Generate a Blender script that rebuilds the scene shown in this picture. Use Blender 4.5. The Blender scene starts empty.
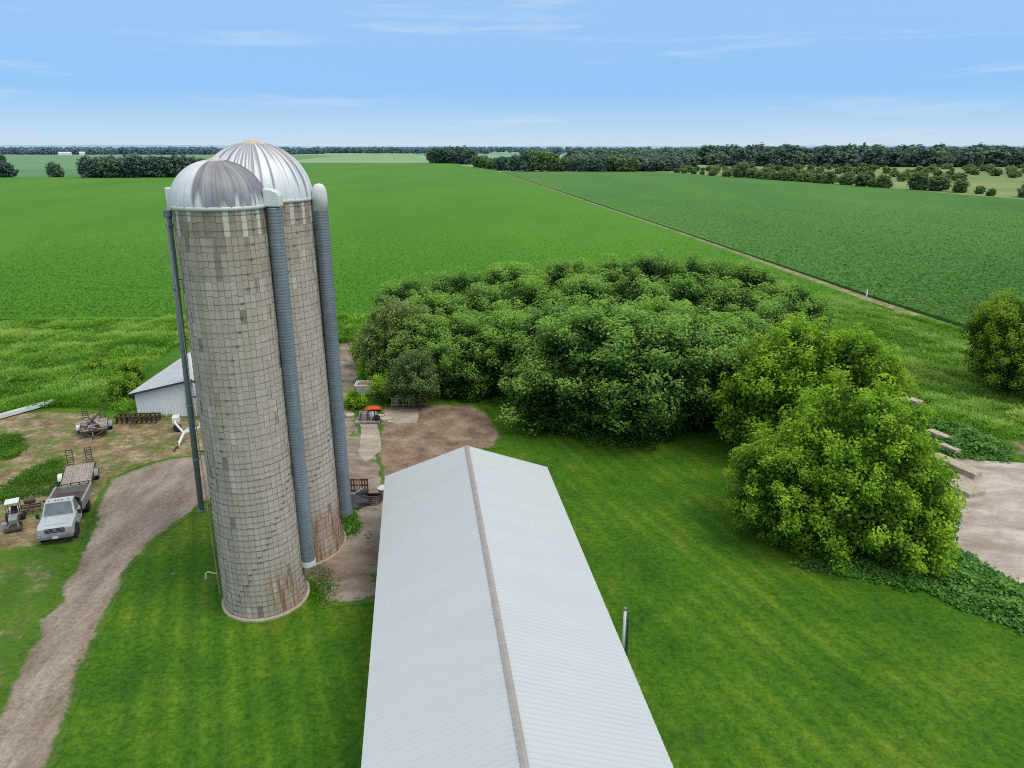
import bpy, bmesh, math, random
import numpy as np
from mathutils import Vector, Matrix, geometry
random.seed(7)
RAD = math.radians
scene = bpy.context.scene
COL = scene.collection
rng = np.random.default_rng(11)

# ------------------------------------------------------------------ objects
def tag(o, label=None, cat=None, group=None, kind=None):
    if label: o['label'] = label
    if cat: o['category'] = cat
    if group: o['group'] = group
    if kind: o['kind'] = kind
    return o

def thing(name, label, cat, loc=(0, 0, 0), rotz=0.0, group=None, scale=1.0):
    o = bpy.data.objects.new(name, None)
    COL.objects.link(o)
    o.empty_display_size = 0.3
    o.location = (loc[0], loc[1], loc[2] if len(loc) > 2 else 0.0)
    o.rotation_euler = (0, 0, rotz)
    o.scale = (scale, scale, scale) if not isinstance(scale, tuple) else scale
    return tag(o, label, cat, group)

def link(name, me, parent=None):
    o = bpy.data.objects.new(name, me)
    COL.objects.link(o)
    if parent: o.parent = parent
    return o

def copy_tree(o, parent=None):
    c = o.copy(); COL.objects.link(c); c.parent = parent
    for ch in list(o.children): copy_tree(ch, c)
    return c

def np_mesh(name, V, F, mats, attrs=None, smooth=False, midx=None):
    """V (n,3), F (m,k) all faces with k corners"""
    me = bpy.data.meshes.new(name)
    V = np.ascontiguousarray(V, dtype=np.float32); F = np.ascontiguousarray(F, dtype=np.int32)
    m, k = F.shape
    me.vertices.add(len(V)); me.vertices.foreach_set('co', V.ravel())
    me.loops.add(m * k); me.loops.foreach_set('vertex_index', F.ravel())
    me.polygons.add(m)
    me.polygons.foreach_set('loop_start', np.arange(0, m * k, k, dtype=np.int32))
    me.polygons.foreach_set('loop_total', np.full(m, k, dtype=np.int32))
    if midx is not None: me.polygons.foreach_set('material_index', np.asarray(midx, dtype=np.int32))
    me.polygons.foreach_set('use_smooth', np.full(m, smooth, dtype=bool))
    for mt in (mats if isinstance(mats, (list, tuple)) else [mats]): me.materials.append(mt)
    for an, (dom, arr) in (attrs or {}).items():
        a = me.attributes.new(an, 'FLOAT', dom)
        a.data.foreach_set('value', np.asarray(arr, dtype=np.float32))
    me.update(calc_edges=True); me.validate()
    return me

class MB:
    """collects simple shapes, then builds ONE mesh"""
    def __init__(s): s.v = []; s.f = []; s.m = []
    def add(s, vs, fs, mi=0):
        b = len(s.v); s.v += [tuple(v) for v in vs]
        for f in fs: s.f.append(tuple(b + i for i in f)); s.m.append(mi)
        return s
    def box(s, c, d, rz=0.0, mi=0, M=None):
        x, y, z = d[0] / 2, d[1] / 2, d[2] / 2
        vs = [Vector((i * x, j * y, k * z)) for k in (-1, 1) for j in (-1, 1) for i in (-1, 1)]
        R = M if M is not None else Matrix.Rotation(rz, 3, 'Z')
        vs = [R @ v + Vector(c) for v in vs]
        return s.add(vs, [(0, 2, 3, 1), (4, 5, 7, 6), (0, 1, 5, 4), (2, 6, 7, 3), (0, 4, 6, 2), (1, 3, 7, 5)], mi)
    def bar(s, p, q, w, h=None, mi=0):
        p, q = Vector(p), Vector(q); d = q - p
        if d.length < 1e-6: return s
        return s.box((p + q) / 2, (d.length, w, h or w), M=d.to_track_quat('X', 'Z').to_matrix(), mi=mi)
    def tube(s, pts, r, n=10, mi=0, cap=True):
        pts = [Vector(p) for p in pts]; rr = r if isinstance(r, (list, tuple)) else [r] * len(pts)
        b = len(s.v); up = Vector((0, 0, 1))
        for i, p in enumerate(pts):
            d = (pts[min(i + 1, len(pts) - 1)] - pts[max(i - 1, 0)]).normalized()
            a = d.cross(up)
            if a.length < 0.05: a = d.cross(Vector((0, 1, 0)))
            a.normalize(); c = d.cross(a).normalized()
            for k in range(n):
                t = 2 * math.pi * k / n
                s.v.append(tuple(p + (a * math.cos(t) + c * math.sin(t)) * rr[i]))
        for i in range(len(pts) - 1):
            for k in range(n):
                k2 = (k + 1) % n
                s.f.append((b + i * n + k, b + i * n + k2, b + (i + 1) * n + k2, b + (i + 1) * n + k)); s.m.append(mi)
        if cap:
            s.f.append(tuple(b + k for k in range(n))); s.m.append(mi)
            e = b + (len(pts) - 1) * n
            s.f.append(tuple(e + k for k in reversed(range(n)))); s.m.append(mi)
        return s
    def lathe(s, prof, n=24, c=(0, 0, 0), axis='Z', mi=0):
        b = len(s.v)
        for r, z in prof:
            for k in range(n):
                t = 2 * math.pi * k / n
                p = (r * math.cos(t), r * math.sin(t), z)
                if axis == 'Y': p = (p[0], p[2], p[1])
                if axis == 'X': p = (p[2], p[0], p[1])
                s.v.append((p[0] + c[0], p[1] + c[1], p[2] + c[2]))
        for i in range(len(prof) - 1):
            for k in range(n):
                k2 = (k + 1) % n
                s.f.append((b + i * n + k, b + i * n + k2, b + (i + 1) * n + k2, b + (i + 1) * n + k)); s.m.append(mi)
        for i in (0, len(prof) - 1):
            if prof[i][0] > 1e-4:
                q = [b + i * n + k for k in range(n)]
                s.f.append(tuple(reversed(q)) if i == 0 else tuple(q)); s.m.append(mi)
        return s
    def prism(s, poly, y0, y1, mi=0):
        """poly of (x, z) extruded along y"""
        n = len(poly); vs = [(x, y0, z) for x, z in poly] + [(x, y1, z) for x, z in poly]
        fs = [tuple(range(n)), tuple(reversed(range(n, 2 * n)))]
        fs += [(i, i + n, (i + 1) % n + n, (i + 1) % n) for i in range(n)]
        return s.add(vs, fs, mi)
    def flat(s, poly, z0, z1, mi=0):
        """poly of (x, y) extruded along z"""
        n = len(poly); vs = [(x, y, z0) for x, y in poly] + [(x, y, z1) for x, y in poly]
        fs = [tuple(reversed(range(n))), tuple(range(n, 2 * n))]
        fs += [(i, (i + 1) % n, (i + 1) % n + n, i + n) for i in range(n)]
        return s.add(vs, fs, mi)
    def build(s, name, mats, parent=None, smooth=False, bevel=0.0):
        me = bpy.data.meshes.new(name)
        me.from_pydata(s.v, [], s.f)
        for m in (mats if isinstance(mats, (list, tuple)) else [mats]): me.materials.append(m)
        for p, i in zip(me.polygons, s.m): p.material_index = i
        bm = bmesh.new(); bm.from_mesh(me)
        bmesh.ops.recalc_face_normals(bm, faces=bm.faces)
        if bevel > 0:
            try:
                es = [e for e in bm.edges if len(e.link_faces) == 2 and e.calc_face_angle(0) > 0.5]
                bmesh.ops.bevel(bm, geom=es, offset=bevel, segments=2, profile=0.5, affect='EDGES')
            except Exception: pass
        bm.to_mesh(me); bm.free()
        if smooth:
            for p in me.polygons: p.use_smooth = True
        me.update()
        return link(name, me, parent)

# ------------------------------------------------------------------ materials
class NM:
    def __init__(s, name):
        s.mat = bpy.data.materials.new(name); s.mat.use_nodes = True
        s.t = s.mat.node_tree; s.n = s.t.nodes; s.l = s.t.links
        s.b = s.n['Principled BSDF']; s.out = s.n['Material Output']
        s.b.inputs['Specular IOR Level'].default_value = 0.25
    def _set(s, sock, v):
        if isinstance(v, bpy.types.NodeSocket): s.l.new(v, sock)
        elif isinstance(v, (tuple, list)) and len(v) == 3 and sock.type == 'RGBA': sock.default_value = (*v, 1)
        else: sock.default_value = v
    def world(s): return s.n.new('ShaderNodeNewGeometry').outputs['Position']
    def obj(s): return s.n.new('ShaderNodeTexCoord').outputs['Object']
    def rnd(s): return s.n.new('ShaderNodeObjectInfo').outputs['Random']
    def attr(s, name):
        a = s.n.new('ShaderNodeAttribute'); a.attribute_name = name; return a.outputs['Fac']
    def map(s, vec, scale=(1, 1, 1), rot=(0, 0, 0), loc=(0, 0, 0)):
        m = s.n.new('ShaderNodeMapping'); s._set(m.inputs['Vector'], vec)
        m.inputs['Scale'].default_value = scale; m.inputs['Rotation'].default_value = rot; m.inputs['Location'].default_value = loc
        return m.outputs[0]
    def noise(s, vec, scale, detail=4, rough=0.6, dist=0.0):
        m = s.n.new('ShaderNodeTexNoise'); s._set(m.inputs['Vector'], vec)
        m.inputs['Scale'].default_value = scale; m.inputs['Detail'].default_value = detail
        m.inputs['Roughness'].default_value = rough; m.inputs['Distortion'].default_value = dist
        return m.outputs['Fac']
    def voro(s, vec, scale, feature='F1', out='Distance', rnd=1.0):
        m = s.n.new('ShaderNodeTexVoronoi'); m.feature = feature; s._set(m.inputs['Vector'], vec)
        m.inputs['Scale'].default_value = scale; m.inputs['Randomness'].default_value = rnd
        return m.outputs[out]
    def wave(s, vec, scale, dist=0.0, axis='X', dscale=1.0):
        m = s.n.new('ShaderNodeTexWave'); m.bands_direction = axis; s._set(m.inputs['Vector'], vec)
        m.inputs['Scale'].default_value = scale; m.inputs['Distortion'].default_value = dist
        m.inputs['Detail'].default_value = 2; m.inputs['Detail Scale'].default_value = dscale
        return m.outputs['Fac']
    def ramp(s, fac, stops, interp='LINEAR'):
        r = s.n.new('ShaderNodeValToRGB'); s._set(r.inputs[0], fac); e = r.color_ramp.elements
        r.color_ramp.interpolation = interp
        while len(e) < len(stops): e.new(0.5)
        for el, (p, c) in zip(e, stops):
            el.position = p; el.color = (*c, 1) if isinstance(c, (tuple, list)) else (c, c, c, 1)
        return r.outputs[0]
    def mix(s, fac, a, b, mode='MIX'):
        m = s.n.new('ShaderNodeMix'); m.data_type = 'RGBA'; m.blend_type = mode
        s._set(m.inputs[0], fac); s._set(m.inputs[6], a); s._set(m.inputs[7], b)
        return m.outputs[2]
    def math(s, op, a, b=0.0, clamp=False):
        m = s.n.new('ShaderNodeMath'); m.operation = op; m.use_clamp = clamp
        s._set(m.inputs[0], a); s._set(m.inputs[1], b); return m.outputs[0]
    def sep(s, vec, ax):
        m = s.n.new('ShaderNodeSeparateXYZ'); s._set(m.inputs[0], vec); return m.outputs[ax]
    def bump(s, h, strength=0.5, dist=0.05):
        m = s.n.new('ShaderNodeBump'); s._set(m.inputs['Height'], h)
        m.inputs['Strength'].default_value = strength; m.inputs['Distance'].default_value = dist
        s.l.new(m.outputs[0], s.b.inputs['Normal']); return s
    def done(s, color=None, rough=0.8, metal=0.0, spec=None):
        if color is not None: s._set(s.b.inputs['Base Color'], color)
        s._set(s.b.inputs['Roughness'], rough); s._set(s.b.inputs['Metallic'], metal)
        if spec is not None: s.b.inputs['Specular IOR Level'].default_value = spec
        return s.mat

def simple(name, c1, c2=None, scale=3.0, rough=0.7, metal=0.0, lo=0.35, hi=0.65, spec=None, bump=0.0):
    m = NM(name); o = m.obj(); c2 = c2 or tuple(x * 0.7 for x in c1)
    n = m.noise(o, scale, 5)
    col = m.ramp(n, [(lo, c1), (hi, c2)])
    if bump: m.bump(m.noise(o, scale * 6, 3), bump, 0.02)
    return m.done(col, rough, metal, spec)

def leaf_mat(name, dark, mid, light, trans=0.35, var=0.35, warm=(0.5, 0.45, 0.05)):
    m = NM(name); lv = m.attr('lv'); r = m.rnd()
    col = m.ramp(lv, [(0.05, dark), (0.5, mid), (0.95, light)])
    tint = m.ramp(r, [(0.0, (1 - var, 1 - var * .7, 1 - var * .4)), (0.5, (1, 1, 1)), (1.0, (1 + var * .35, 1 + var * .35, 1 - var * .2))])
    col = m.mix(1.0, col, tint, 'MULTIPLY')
    big = m.noise(m.world(), 0.35, 3)
    col = m.mix(m.ramp(big, [(0.4, 0.0), (0.62, 0.35)]), col, m.mix(1.0, col, (0.7, 0.82, 0.85), 'MULTIPLY'))
    m.done(col, 0.55, 0, 0.3)
    tr = m.n.new('ShaderNodeBsdfTranslucent'); m._set(tr.inputs['Color'], m.mix(1.0, col, (1.2, 1.25, 0.6), 'MULTIPLY'))
    mx = m.n.new('ShaderNodeMixShader'); mx.inputs[0].default_value = trans
    m.l.new(m.b.outputs[0], mx.inputs[1]); m.l.new(tr.outputs[0], mx.inputs[2]); m.l.new(mx.outputs[0], m.out.inputs[0])
    return m.mat

M = {}
M['leaf_bright'] = leaf_mat('boxelder_leaves', (0.055, 0.125, 0.012), (0.18, 0.36, 0.022), (0.44, 0.64, 0.05), 0.4, 0.12)
M['leaf_grove'] = leaf_mat('grove_leaves', (0.012, 0.045, 0.008), (0.090, 0.212, 0.036), (0.32, 0.52, 0.105), 0.36, 0.2)
M['leaf_olive'] = leaf_mat('olive_leaves', (0.065, 0.11, 0.026), (0.165, 0.24, 0.065), (0.31, 0.40, 0.13), 0.3, 0.2)
M['leaf_edge'] = leaf_mat('right_tree_leaves', (0.05, 0.115, 0.014), (0.15, 0.29, 0.024), (0.38, 0.53, 0.05), 0.38, 0.15)
M['leaf_far'] = leaf_mat('hedgerow_leaves', (0.10, 0.17, 0.08), (0.17, 0.27, 0.11), (0.29, 0.39, 0.16), 0.25, 0.25)  # a little distance haze is put into this leaf colour
M['leaf_haze'] = leaf_mat('haze_tinted_leaves', (0.10, 0.165, 0.145), (0.135, 0.21, 0.17), (0.19, 0.275, 0.185), 0.15, 0.25)  # greyer still: aerial haze painted into the leaf colour
M['leaf_haze_blue'] = leaf_mat('blue_haze_tinted_leaves', (0.19, 0.29, 0.38), (0.22, 0.33, 0.41), (0.26, 0.37, 0.43), 0.1, 0.2)  # skyline trees: blue haze painted into the leaf colour
M['leaf_weed'] = leaf_mat('broad_weed_leaves', (0.045, 0.14, 0.025), (0.125, 0.31, 0.05), (0.30, 0.48, 0.12), 0.3, 0.1)
M['leaf_shrub'] = leaf_mat('shrub_leaves', (0.06, 0.14, 0.014), (0.20, 0.38, 0.025), (0.42, 0.58, 0.05), 0.35, 0.3)
M['leaf_scatter'] = leaf_mat('scattered_weed_leaves', (0.03, 0.10, 0.015), (0.12, 0.26, 0.035), (0.40, 0.46, 0.16), 0.35, 0.1)
M['leaf_crop'] = leaf_mat('dark_crop_leaves', (0.038, 0.12, 0.019), (0.088, 0.23, 0.035), (0.18, 0.37, 0.075), 0.3, 0.1)
M['leaf_crop2'] = leaf_mat('bright_crop_leaves', (0.06, 0.19, 0.008), (0.096, 0.275, 0.011), (0.15, 0.35, 0.02), 0.3, 0.1)
M['blade'] = leaf_mat('tall_grass_blades', (0.085, 0.215, 0.02), (0.20, 0.44, 0.04), (0.46, 0.60, 0.17), 0.42, 0.1)
M['lawn_blade'] = leaf_mat('lawn_edge_blades', (0.04, 0.12, 0.01), (0.08, 0.22, 0.015), (0.16, 0.30, 0.03), 0.3, 0.1)
M['bark'] = simple('bark', (0.13, 0.10, 0.075), (0.06, 0.045, 0.035), 6, 0.9, bump=0.6)

def grass_nodes(m, w):
    base = m.ramp(m.noise(w, 0.22, 5, 0.62), [(0.34, (0.039, 0.122, 0.009)), (0.5, (0.063, 0.165, 0.011)), (0.68, (0.105, 0.20, 0.016))])
    fine = m.noise(w, 3.2, 9, 0.86)
    base = m.mix(m.ramp(fine, [(0.42, 0.9), (0.54, 0.0)]), base, m.mix(1.0, base, (0.42, 0.54, 0.5), 'MULTIPLY'))
    micro = m.noise(m.map(w, (1, 1, 1), (0, 0, 0), (7, 3, 1)), 4.2, 8, 0.88)
    base = m.mix(m.ramp(micro, [(0.50, 0.0), (0.60, 0.6)]), base, m.mix(1.0, base, (1.9, 1.45, 1.6), 'MULTIPLY'))
    return base, fine

def lawn_mat():
    m = NM('mown_lawn'); w = m.world()
    base, fine = grass_nodes(m, w)
    st = m.wave(m.map(w, (1, 1, 1), (0, 0, RAD(-22))), 0.27, 1.0, 'X', 0.12)
    st2 = m.wave(m.map(w, (1, 1, 1), (0, 0, RAD(-22))), 0.11, 2.0, 'X', 0.2)
    fade = m.ramp(m.noise(w, 0.11, 4), [(0.38, 0.0), (0.58, 1.0)])
    base = m.mix(m.math('MULTIPLY', m.ramp(st, [(0.72, 0.0), (0.97, 0.55)]), fade), base, m.mix(1.0, base, (1.55, 1.28, 1.3), 'MULTIPLY'))
    base = m.mix(m.math('MULTIPLY', m.ramp(st, [(0.03, 0.45), (0.3, 0.0)]), fade), base, m.mix(1.0, base, (0.58, 0.70, 0.7), 'MULTIPLY'))
    base = m.mix(m.ramp(st2, [(0.3, 0.0), (0.9, 0.30)]), base, m.mix(1.0, base, (1.3, 1.12, 1.0), 'MULTIPLY'))
    dry = m.noise(m.map(w, (1.0, 0.35, 1), (0, 0, RAD(-7.9)), (31, 7, 0)), 0.55, 6, 0.7)
    base = m.mix(m.ramp(dry, [(0.57, 0.0), (0.72, 0.42)]), base, (0.165, 0.185, 0.028))
    clover = m.noise(w, 2.2, 7, 0.7)
    base = m.mix(m.ramp(clover, [(0.60, 0.0), (0.70, 0.5)]), base, (0.035, 0.17, 0.02))
    bare = m.noise(m.map(w, (1, 1, 1), (0, 0, 0), (5, 91, 0)), 0.8, 7, 0.75)
    base = m.mix(m.ramp(bare, [(0.66, 0.0), (0.70, 0.55)]), base, (0.27, 0.24, 0.12))
    m.bump(fine, 0.6, 0.06)
    return m.done(base, 0.9, 0, 0.1)
M['lawn'] = lawn_mat()

def rough_mat():
    m = NM('rough_pasture'); w = m.world()
    base = m.ramp(m.noise(w, 0.16, 6, 0.7), [(0.28, (0.05, 0.15, 0.016)), (0.48, (0.09, 0.24, 0.018)), (0.62, (0.15, 0.29, 0.03)), (0.78, (0.24, 0.27, 0.09))])
    f = m.noise(w, 2.5, 7, 0.75)
    base = m.mix(m.ramp(f, [(0.35, 0.8), (0.6, 0.0)]), base, m.mix(1.0, base, (0.4, 0.5, 0.5), 'MULTIPLY'))
    m.bump(f, 1.0, 0.3)
    return m.done(base, 0.9, 0, 0.1)
M['rough'] = rough_mat()

def crop_mat(name, dark, mid, light, rowdir, rowscale, rowamt, bumpd, grain=3.2):
    m = NM(name); w = m.world()
    big = m.noise(m.map(w, (1, 0.3, 1), (0, 0, rowdir)), 0.02, 5, 0.6)
    base = m.ramp(big, [(0.3, dark), (0.5, mid), (0.72, light)])
    row = m.wave(m.map(w, (1, 1, 1), (0, 0, rowdir)), rowscale, 1.3, 'X', 1.2)
    base = m.mix(m.math('MULTIPLY', m.ramp(row, [(0.15, 1.0), (0.6, 0.0)]), rowamt), base, m.mix(1.0, base, (0.42, 0.55, 0.55), 'MULTIPLY'))
    g = m.noise(w, grain, 6, 0.8)
    base = m.mix(m.ramp(g, [(0.38, 0.8), (0.54, 0.0)]), base, m.mix(1.0, base, (0.36, 0.50, 0.45), 'MULTIPLY'))
    base = m.mix(m.ramp(g, [(0.50, 0.0), (0.64, 0.6)]), base, m.mix(1.0, base, (1.75, 1.35, 1.5), 'MULTIPLY'))
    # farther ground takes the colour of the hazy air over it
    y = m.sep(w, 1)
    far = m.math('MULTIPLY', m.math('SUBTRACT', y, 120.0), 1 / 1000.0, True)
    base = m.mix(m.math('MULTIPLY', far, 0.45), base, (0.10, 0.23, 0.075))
    m.bump(m.math('ADD', g, m.math('MULTIPLY', row, rowamt)), 0.8, bumpd)
    return m.done(base, 0.85, 0, 0.15)
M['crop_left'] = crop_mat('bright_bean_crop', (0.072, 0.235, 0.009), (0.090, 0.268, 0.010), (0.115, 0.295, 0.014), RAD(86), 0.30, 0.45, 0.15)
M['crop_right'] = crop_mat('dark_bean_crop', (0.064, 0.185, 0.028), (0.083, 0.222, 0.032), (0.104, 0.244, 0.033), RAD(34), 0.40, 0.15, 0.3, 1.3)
M['crop_side'] = simple('crop_edge_stems', (0.075, 0.20, 0.028), (0.05, 0.14, 0.018), 1.2, 0.9)

def far_field(name, c1, c2):
    m = NM(name); w = m.world()
    return m.done(m.ramp(m.noise(m.map(w, (0.35, 1, 1)), 0.012, 6, 0.65), [(0.3, c1), (0.7, c2)]), 0.9, 0, 0.1)
M['far_pale'] = far_field('far_pale_field', (0.21, 0.34, 0.16), (0.28, 0.39, 0.20))
M['far_mid'] = far_field('far_mid_field', (0.13, 0.25, 0.12), (0.18, 0.31, 0.15))
M['far_deep'] = far_field('far_deep_field', (0.10, 0.22, 0.10), (0.13, 0.26, 0.12))
M['meadow'] = far_field('dry_meadow', (0.13, 0.23, 0.075), (0.30, 0.31, 0.13))

def land_mat():
    m = NM('countryside'); w = m.world()
    c = m.voro(m.map(w, (0.5, 1, 1)), 0.0016, 'F1', 'Color', 0.9)
    v = m.sep(c, 0)
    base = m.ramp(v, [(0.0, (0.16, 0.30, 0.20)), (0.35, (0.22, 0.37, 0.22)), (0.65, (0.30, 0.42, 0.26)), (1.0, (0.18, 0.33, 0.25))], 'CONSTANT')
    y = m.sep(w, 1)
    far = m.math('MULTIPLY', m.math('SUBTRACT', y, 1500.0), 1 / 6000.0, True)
    base = m.mix(m.math('MULTIPLY', far, 0.85), base, (0.33, 0.47, 0.60))  # distance haze painted in: land turns pale blue far out
    near = m.ramp(m.noise(w, 0.05, 5), [(0.3, (0.06, 0.16, 0.02)), (0.7, (0.12, 0.22, 0.04))])
    nf = m.math('MULTIPLY', m.math('SUBTRACT', 700.0, y), 1 / 300.0, True)
    base = m.mix(nf, base, near)
    return m.done(base, 0.95, 0, 0.05)
M['land'] = land_mat()

def dirt_mat(name, cols, grassy=0.5, scale=0.5, gcol=None, streak=None, edgef=.10):
    m = NM(name); w = m.world()
    n = m.noise(w if streak is None else m.map(w, (1, 0.3, 1), (0, 0, streak)), scale, 7, 0.7)
    base = m.ramp(n, [(0.37, cols[0]), (0.5, cols[1]), (0.62, cols[2])])
    f = m.noise(w, 5.0, 8, 0.8)
    base = m.mix(m.ramp(f, [(0.38, 0.75), (0.55, 0.0)]), base, m.mix(1.0, base, (0.55, 0.51, 0.47), 'MULTIPLY'))
    g2 = m.noise(w, 26.0, 3, 0.7)
    base = m.mix(m.ramp(g2, [(0.52, 0.0), (0.66, 0.5)]), base, m.mix(1.0, base, (1.45, 1.42, 1.38), 'MULTIPLY'))
    gr, fine = grass_nodes(m, w)
    if gcol: gr = m.mix(0.3, gr, gcol)
    e = m.attr('edge')
    k = m.noise(m.map(w, (1, 1, 1), (0, 0, 0), (17, 3, 0)), 0.45, 8, 0.75)
    k2 = m.noise(w, 2.6, 6, 0.75); k = m.math('ADD', m.math('MULTIPLY', k, .65), m.math('MULTIPLY', k2, .35))
    brd = m.math('MULTIPLY', m.math('SUBTRACT', 0.5, e, True), 0.5)
    thr = m.math('ADD', m.math('SUBTRACT', m.math('ADD', k, grassy - 0.5), m.math('MULTIPLY', e, edgef)), brd)
    base = m.mix(m.ramp(thr, [(0.45, 0.0), (0.58, 0.95)]), base, gr)
    m.bump(f, 0.7, 0.05)
    return m.done(base, 0.92, 0, 0.1)
M['drive'] = dirt_mat('gravel_drive', ((0.235, 0.18, 0.145), (0.325, 0.26, 0.212), (0.42, 0.35, 0.295)), 0.50, 0.7, None, RAD(-20), .12)
M['yard'] = dirt_mat('dry_yard', ((0.17, 0.12, 0.07), (0.29, 0.215, 0.135), (0.45, 0.36, 0.25)), 0.487, 0.8, (0.13, 0.19, 0.03), None, .0)
M['verge'] = dirt_mat('worn_verge', ((0.17, 0.12, 0.07), (0.29, 0.215, 0.135), (0.45, 0.36, 0.25)), 0.60, 0.6, (0.07, 0.17, 0.02), None, .0)
M['soil'] = dirt_mat('bare_soil', ((0.17, 0.12, 0.09), (0.26, 0.19, 0.14), (0.36, 0.275, 0.205)), 0.44, 0.55, (0.10, 0.15, 0.03))

def slab_mat(name, cols, stainc, weeds):
    m = NM(name); w = m.world()
    n = m.noise(m.map(w, (1, 2.2, 1), (0, 0, RAD(20))), 0.28, 8, 0.68)
    base = m.ramp(n, [(0.37, cols[0]), (0.49, cols[1]), (0.62, cols[2])])
    f = m.noise(w, 5.0, 8, 0.78)
    base = m.mix(m.ramp(f, [(0.35, 0.55), (0.6, 0.0)]), base, m.mix(1.0, base, (0.68, 0.62, 0.58), 'MULTIPLY'))
    s2 = m.noise(m.map(w, (1, 1, 1), (0, 0, 0), (40, 11, 0)), 0.6, 7, 0.72)
    base = m.mix(m.ramp(s2, [(0.56, 0.0), (0.70, 0.65)]), base, stainc)
    ck = m.voro(m.mix(0.12, m.map(w, (1, 1, 1), (0, 0, 0.3)), m.n.new('ShaderNodeTexNoise').outputs['Color'], 'ADD'), 0.16, 'DISTANCE_TO_EDGE')
    base = m.mix(m.ramp(ck, [(0.003, 0.0), (0.008, 0.0)]), base, (0.12, 0.10, 0.07))
    gr, fine = grass_nodes(m, w)
    k = m.noise(m.map(w, (1, 1, 1), (0, 0, 0), (9, 50, 0)), 0.7, 7, 0.75)
    e = m.attr('edge')
    brd = m.math('MULTIPLY', m.math('SUBTRACT', 0.4, e, True), 0.5)
    thr = m.math('ADD', m.math('SUBTRACT', m.math('ADD', k, weeds - 0.5), m.math('MULTIPLY', e, 0.07)), brd)
    base = m.mix(m.ramp(thr, [(0.5, 0.0), (0.56, 0.95)]), base, gr)
    m.bump(f, 0.5, 0.03)
    return m.done(base, 0.88, 0, 0.15)
M['slab'] = slab_mat('old_concrete_apron', ((0.20, 0.155, 0.12), (0.29, 0.235, 0.19), (0.40, 0.34, 0.29)), (0.17, 0.11, 0.075), 0.535)
M['slab_pale'] = slab_mat('pale_broken_concrete', ((0.30, 0.25, 0.20), (0.40, 0.34, 0.28), (0.50, 0.44, 0.37)), (0.24, 0.17, 0.12), 0.12)
M['feedlot'] = slab_mat('concrete_feedlot', ((0.35, 0.29, 0.24), (0.46, 0.395, 0.34), (0.62, 0.57, 0.51)), (0.32, 0.25, 0.195), 0.26)
M['track'] = dirt_mat('farm_track', ((0.28, 0.225, 0.14), (0.37, 0.305, 0.20), (0.46, 0.39, 0.27)), 0.26, 0.5, (0.15, 0.17, 0.05))

# ------------------------------------------------------------------ ground sheets
def fbm1(n, seed, octs=5):
    r = np.random.default_rng(seed); t = np.linspace(0, 1, n, endpoint=False); o = np.zeros(n)
    for k in range(1, 40):
        a = 1.0 / (k ** 0.8)
        o += a * np.sin(2 * np.pi * (k * max(1, n // 60)) * t + r.uniform(0, 6.28)) * r.normal()
    return o / 2.0

def seg_dist(p, poly):
    d = np.full(len(p), 1e9)
    for i in range(len(poly)):
        a, b = poly[i], poly[(i + 1) % len(poly)]
        ab = b - a; t = np.clip(((p - a) @ ab) / (ab @ ab + 1e-9), 0, 1)
        d = np.minimum(d, np.linalg.norm(p - (a + t[:, None] * ab), axis=1))
    return d

def inside(p, poly):
    c = np.zeros(len(p), bool); n = len(poly)
    for i in range(n):
        (x1, y1), (x2, y2) = poly[i], poly[(i + 1) % n]
        k = ((y1 > p[:, 1]) != (y2 > p[:, 1]))
        with np.errstate(divide='ignore', invalid='ignore'):
            xi = (x2 - x1) * (p[:, 1] - y1) / (y2 - y1) + x1
        c ^= k & (p[:, 0] < xi)
    return c

def sheet(name, poly, z, mat, rag=0.25, step=0.4, grid=1.0, kind='structure', hump=0.0, seed=1):
    poly = np.array([(p[0], p[1]) for p in poly], float); pts = []
    for i in range(len(poly)):
        a, b = poly[i], poly[(i + 1) % len(poly)]; L = np.linalg.norm(b - a); n = max(1, int(L / step))
        for k in range(n): pts.append(a + (b - a) * k / n)
    pts = np.array(pts)
    if rag:
        d = np.roll(pts, -1, 0) - np.roll(pts, 1, 0); nrm = np.stack([d[:, 1], -d[:, 0]], 1)
        nrm /= np.linalg.norm(nrm, axis=1)[:, None] + 1e-9
        pts = pts + nrm * (fbm1(len(pts), seed) * rag)[:, None]
    lo, hi = pts.min(0), pts.max(0)
    gx, gy = np.meshgrid(np.arange(lo[0], hi[0], grid), np.arange(lo[1], hi[1], grid))
    gp = np.stack([gx.ravel(), gy.ravel()], 1) + rng.uniform(-.2, .2, (gx.size, 2)) * grid
    gp = gp[inside(gp, pts)]
    if len(gp): gp = gp[seg_dist(gp, pts) > grid * 0.35]
    allp = np.concatenate([pts, gp]) if len(gp) else pts
    n = len(pts)
    ve, ed, fa, *_ = geometry.delaunay_2d_cdt([Vector(p) for p in allp], [(i, (i + 1) % n) for i in range(n)], [], 1, 1e-5)
    V = np.array([(v.x, v.y) for v in ve]); e = seg_dist(V, pts)
    Z = np.full(len(V), z)
    if hump: Z = Z + hump * np.clip(e, 0, 1) * (0.5 + 0.5 * np.sin(V[:, 0] * 1.3) * np.cos(V[:, 1] * 1.1))
    F = np.array([f for f in fa if len(f) == 3])
    a = V[F[:, 1]] - V[F[:, 0]]; b = V[F[:, 2]] - V[F[:, 0]]
    fl = (a[:, 0] * b[:, 1] - a[:, 1] * b[:, 0]) < 0
    F[fl] = F[fl][:, ::-1]
    me = np_mesh(name, np.column_stack([V, Z]), F, mat, {'edge': ('POINT', np.clip(e, 0, 3))})
    o = link(name, me); return tag(o, kind=kind)

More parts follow.
